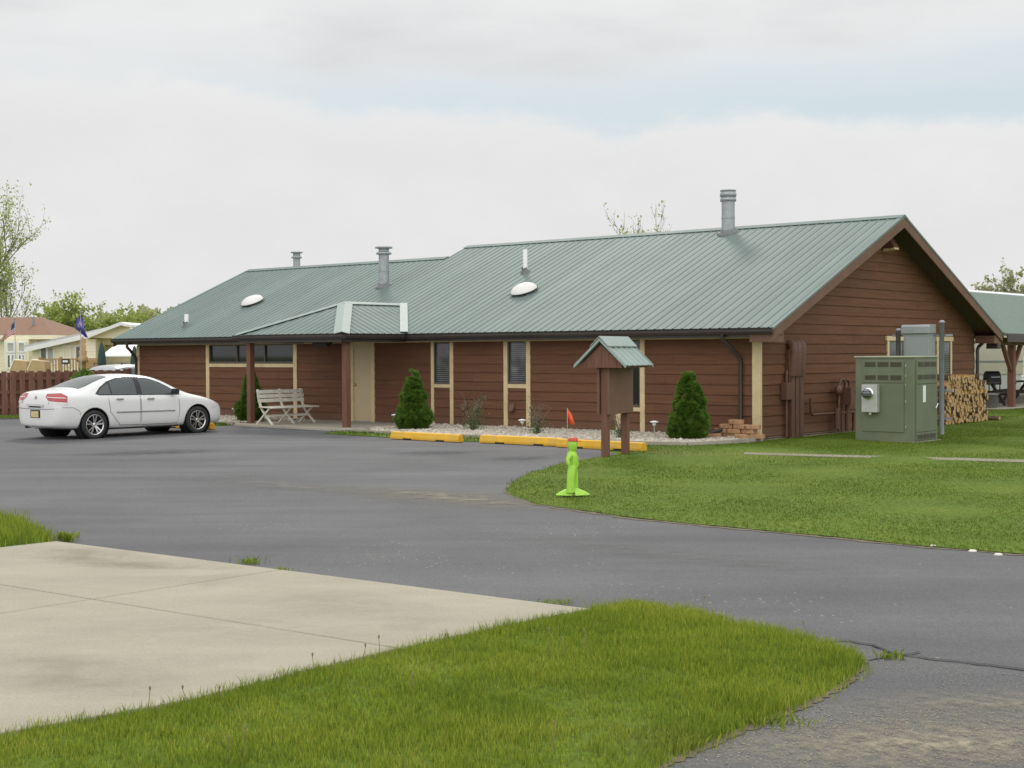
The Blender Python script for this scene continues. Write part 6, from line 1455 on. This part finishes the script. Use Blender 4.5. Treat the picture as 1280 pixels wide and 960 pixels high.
# flags
def flagpole(u, v0, v1, Y, name, label, stripes):
    b = P(u, 470, Y); zt = P(u, v0, Y).z; r = tag(empty(name, (b.x, Y, 0)), label, 'flag')
    mb = MB(); mb.lathe([(.022, 0), (.014, zt), (.0, zt)], 10); mb.lathe([(0, zt-.03), (.05, zt+.02), (0, zt+.08)], 10); mb.build('pole', 'pole', r)
    return r, zt, Y/FOC
def cloth(name, r, quads, mats):
    mb = MB()
    for vs, mi in quads: mb.add(vs, [tuple(range(len(vs)))], mi, True)
    o = mb.build(name, mats, r); q = o.modifiers.new('t', 'SOLIDIFY'); q.thickness = .008; return o
M['flag_red'] = mat('flag_red', (0.50, 0.05, 0.06), 0.8); M['flag_white'] = mat('flag_white', (0.72, 0.70, 0.68), 0.8); M['flag_navy'] = mat('flag_navy', (0.07, 0.09, 0.20), 0.8)
M['flag_blue'] = mat('flag_blue', (0.10, 0.10, 0.42), 0.8, 0.2, 3)
r, zt, mm = flagpole(19.5, 399, 470, 54, 'striped_flag', 'limp red and white striped flag with blue canton on a pole at left', True)
quads = []; N_ = 13; Ht = 1.0; Wd = .5
def fp(i, j, n=10):   # i along the fly, j across the hoist; a limp, folded hang
    t = i/n; s_ = j/N_
    return (-.02 - t*Wd*(.75+.4*s_) , .06*math.sin(t*9+s_*2), zt-.05 - s_*.50 - t*.52*(1-.35*s_) )
for j in range(N_):
    for i in range(10):
        blue_ = (j < 7 and i < 3); mi = 2 if blue_ else (0 if j % 2 == 0 else 1)
        quads.append(([fp(i, j), fp(i+1, j), fp(i+1, j+1), fp(i, j+1)], mi))
cloth('cloth', r, quads, ['flag_red', 'flag_white', 'flag_navy'])
r, zt, mm = flagpole(101.5, 391, 470, 54, 'blue_flag', 'drooping blue flag with a pale emblem in front of the mobile home roof', False)
quads = []
outl = [(101.3, 393), (104.5, 400), (107, 409), (109.3, 421), (103, 418), (97, 414), (92.5, 410), (95, 404), (98.5, 397)]
def bp2(t, s_):   # t along fly, s across
    top = (lerp(101.3, 109.3, t), lerp(393, 421.5, t)); bot = (lerp(99.5, 92.8, min(1, t*1.6)) if t < .62 else lerp(92.8, 107.5, (t-.62)/.38), lerp(394, 410.5, min(1, t*1.6)) if t < .62 else lerp(410.5, 422, (t-.62)/.38))
    u = lerp(top[0], bot[0], s_); v = lerp(top[1], bot[1], s_); q = P(u, v, 54); return (q.x - r.location.x, .10*math.sin(t*7+s_*3), q.z)
for i in range(16):
    for j in range(10):
        t, s_ = i/16, j/10
        em = (abs(t-.42) < .14 and .10 < s_ < .62 and (i*7+j*3) % 4 != 1)
        quads.append(([bp2(t, s_), bp2((i+1)/16, s_), bp2((i+1)/16, (j+1)/10), bp2(t, (j+1)/10)], 1 if em else 0))
M['flag_emblem'] = mat('flag_emblem', (0.42, 0.30, 0.38), 0.8)
cloth('cloth', r, quads, ['flag_blue', 'flag_emblem'])

# ------------------------------------------------------------------ trees
def tree(name, loc, h, spread, label, cat, seed, leafmat, nleaf, lsize, levels=4, trunk_r=.16, first=.25, upright=.55, bare=0.0, group=None, kids=(5, 4, 4, 3), lean=0.0):
    g = random.Random(seed); r = tag(empty(name, loc), label, cat, group); mb = MB(); tips = []
    def grow(p, d, l, rad, lev):
        n = 4; pts = [p]; q = p.copy(); dd = d.copy()
        for i in range(n):
            dd = (dd + Vector((g.gauss(0, .12), g.gauss(0, .12), .05*upright*lev))).normalized(); q = q + dd*l/n; pts.append(q.copy())
        mb.tube(pts, [rad*(1-.55*i/n) for i in range(n+1)], 7 if lev < 2 else 4, cap=False)
        if lev >= 2: tips.extend([(x, dd) for x in pts[1:]])
        if lev < levels:
            for k in range(kids[min(lev, len(kids)-1)]):
                t = g.uniform(first if lev == 0 else .25, 1.0); i = min(n-1, int(t*n)); b = pts[i].lerp(pts[i+1], t*n-i)
                a = g.uniform(0, 6.28); e = dd.orthogonal().normalized(); e2 = dd.cross(e)
                nd = (dd*upright*g.uniform(.8, 1.3) + (e*math.cos(a)+e2*math.sin(a))*spread*g.uniform(.7, 1.2)).normalized()
                if nd.z < -.1: nd.z *= .3
                grow(b, nd, l*g.uniform(.48, .72), max(rad*.5, .008), lev+1)
    grow(Vector((0, 0, -.1)), Vector((lean, 0, 1)).normalized(), h*.52, trunk_r, 0)
    mb.build('trunk', 'trunk', r)
    if nleaf:
        T = np.array([t[0][:] for t in tips]); gg = np.random.default_rng(seed); idx = gg.integers(0, len(T), nleaf)
        p = T[idx] + gg.normal(0, h*.012, (nleaf, 3)); o_ = gg.normal(0, 1, (nleaf, 3)); o_ /= np.linalg.norm(o_, axis=1)[:, None]; s_ = np.cross(o_, gg.normal(0, 1, (nleaf, 3))); s_ /= np.linalg.norm(s_, axis=1)[:, None]
        l = gg.uniform(.6, 1.4, nleaf)[:, None]*lsize
        V = np.stack([p, p+o_*l*.5+s_*l*.34, p+o_*l, p+o_*l*.5-s_*l*.34], 1).reshape(-1, 3); i = np.arange(nleaf)*4
        np_mesh('crown', V, np.stack([i, i+1, i+2, i+3], 1), leafmat, r)
    return r
def at(u, Y): q = P(u, 470, Y); return (q.x, q.y, 0)
tree('budding_tree', at(4, 84), 11.6, .58, 'tall thinly leafed spring tree at the left edge', 'tree', 5, 'spring_leaf', 13000, .125, 4, .13, .15, .95, kids=(11, 6, 4, 3), lean=.02)
tree('leafy_tree', at(98, 92), 7.4, .95, 'round fresh green tree behind the mobile home', 'tree', 9, 'spring_leaf', 11000, .2, 4, .14, .12, .6, kids=(10, 6, 4, 3))
tree('leafy_tree', at(64, 96), 5.6, .95, 'low dense green tree between the two homes', 'tree', 19, 'spring_leaf', 9000, .2, 4, .14, .1, .55, kids=(10, 6, 4, 3))
tree('bare_tree', at(160, 150), 8.0, .7, 'slender nearly bare tree rising over the far wood', 'tree', 12, 'olive_leaf', 900, .2, 4, .10, .3, .8, kids=(6, 5, 4, 3))
tree('budding_tree', at(790, 62), 7.3, .26, 'budding treetop showing above the middle of the roof ridge', 'tree', 15, 'spring_leaf', 1500, .12, 4, .06, .5, 1.1, kids=(8, 5, 3, 2))
tree('bare_tree', at(689, 64), 7.15, .4, 'bare twig tip just above the roof ridge', 'tree', 17, 'olive_leaf', 60, .12, 3, .06, .5, .9, kids=(4, 3, 2))
for k, (u, Y, h, lab, ml) in enumerate(((1214, 120, 7.3, 'small dark conifer like tree behind the left end of the pavilion roof', 'wood_far2'), (1253, 118, 8.2, 'broad bushy tree in the middle above the pavilion roof', 'wood_far'), (1231, 126, 7.4, 'pale thin tree between two fuller trees above the pavilion', 'wood_far'), (1275, 124, 8.6, 'twiggy half bare tree above the right end of the pavilion roof', 'wood_far'), (1292, 122, 7.6, 'bushy tree at the right edge above the pavilion', 'wood_far2'))):
    tree('far_tree', at(u, Y), h*1.12, .9, lab, 'tree', 50+k, ml, 900 if k == 3 else 4200, .30, 4, .14, .1, .6, kids=(9, 5, 4, 3))
# far wooded rise on the left
g = np.random.default_rng(77); N3 = 26000
uu = g.uniform(-60, 330, N3); Yd = g.uniform(260, 330, N3)
topv = 402 - 14*np.clip((uu-120)/90, 0, 1) + 5*np.sin(uu*.13) + 3*np.sin(uu*.37+1) + 14*np.clip((uu-215)/100, 0, 1) + 8*np.clip((60-uu)/60, 0, 1)
X_ = (uu-640)/FOC*Yd; ztop = CAMH + (442.5-topv)/FOC*Yd
zz = ztop*(1-g.random(N3)**1.4*.95)
p = np.stack([X_, Yd, zz], 1); o_ = g.normal(0, 1, (N3, 3)); o_ /= np.linalg.norm(o_, axis=1)[:, None]; s_ = np.cross(o_, g.normal(0, 1, (N3, 3))); s_ /= np.linalg.norm(s_, axis=1)[:, None]; l = g.uniform(.6, 1.5, N3)[:, None]
V = np.stack([p, p+o_*l*.5+s_*l*.4, p+o_*l, p+o_*l*.5-s_*l*.4], 1).reshape(-1, 3); i = np.arange(N3)*4
tag(np_mesh('far_woods', V, np.stack([i, i+1, i+2, i+3], 1), 'wood_far'), kind='stuff')
# low rise of land under it
mb = MB(); n = 60
for k in range(n+1):
    u = -400 + 2200*k/n; 
    for Yh, zz_ in ((250, -.05), (300, 4.5 + 1.0*math.sin(k*.5)), (420, -.05)): mb.v.append(((u-640)/FOC*Yh*1.4, Yh+40, zz_*.55))
for k in range(n):
    for j in range(2): mb.f.append([k*3+j, (k+1)*3+j, (k+1)*3+j+1, k*3+j+1]); mb.m.append(0); mb.s.append(True)
tag(mb.build('hills', 'lawn'), kind='structure')
for o in list(scene.objects):
    if o.name.startswith('switch_stand') and not o.children: bpy.data.objects.remove(o)
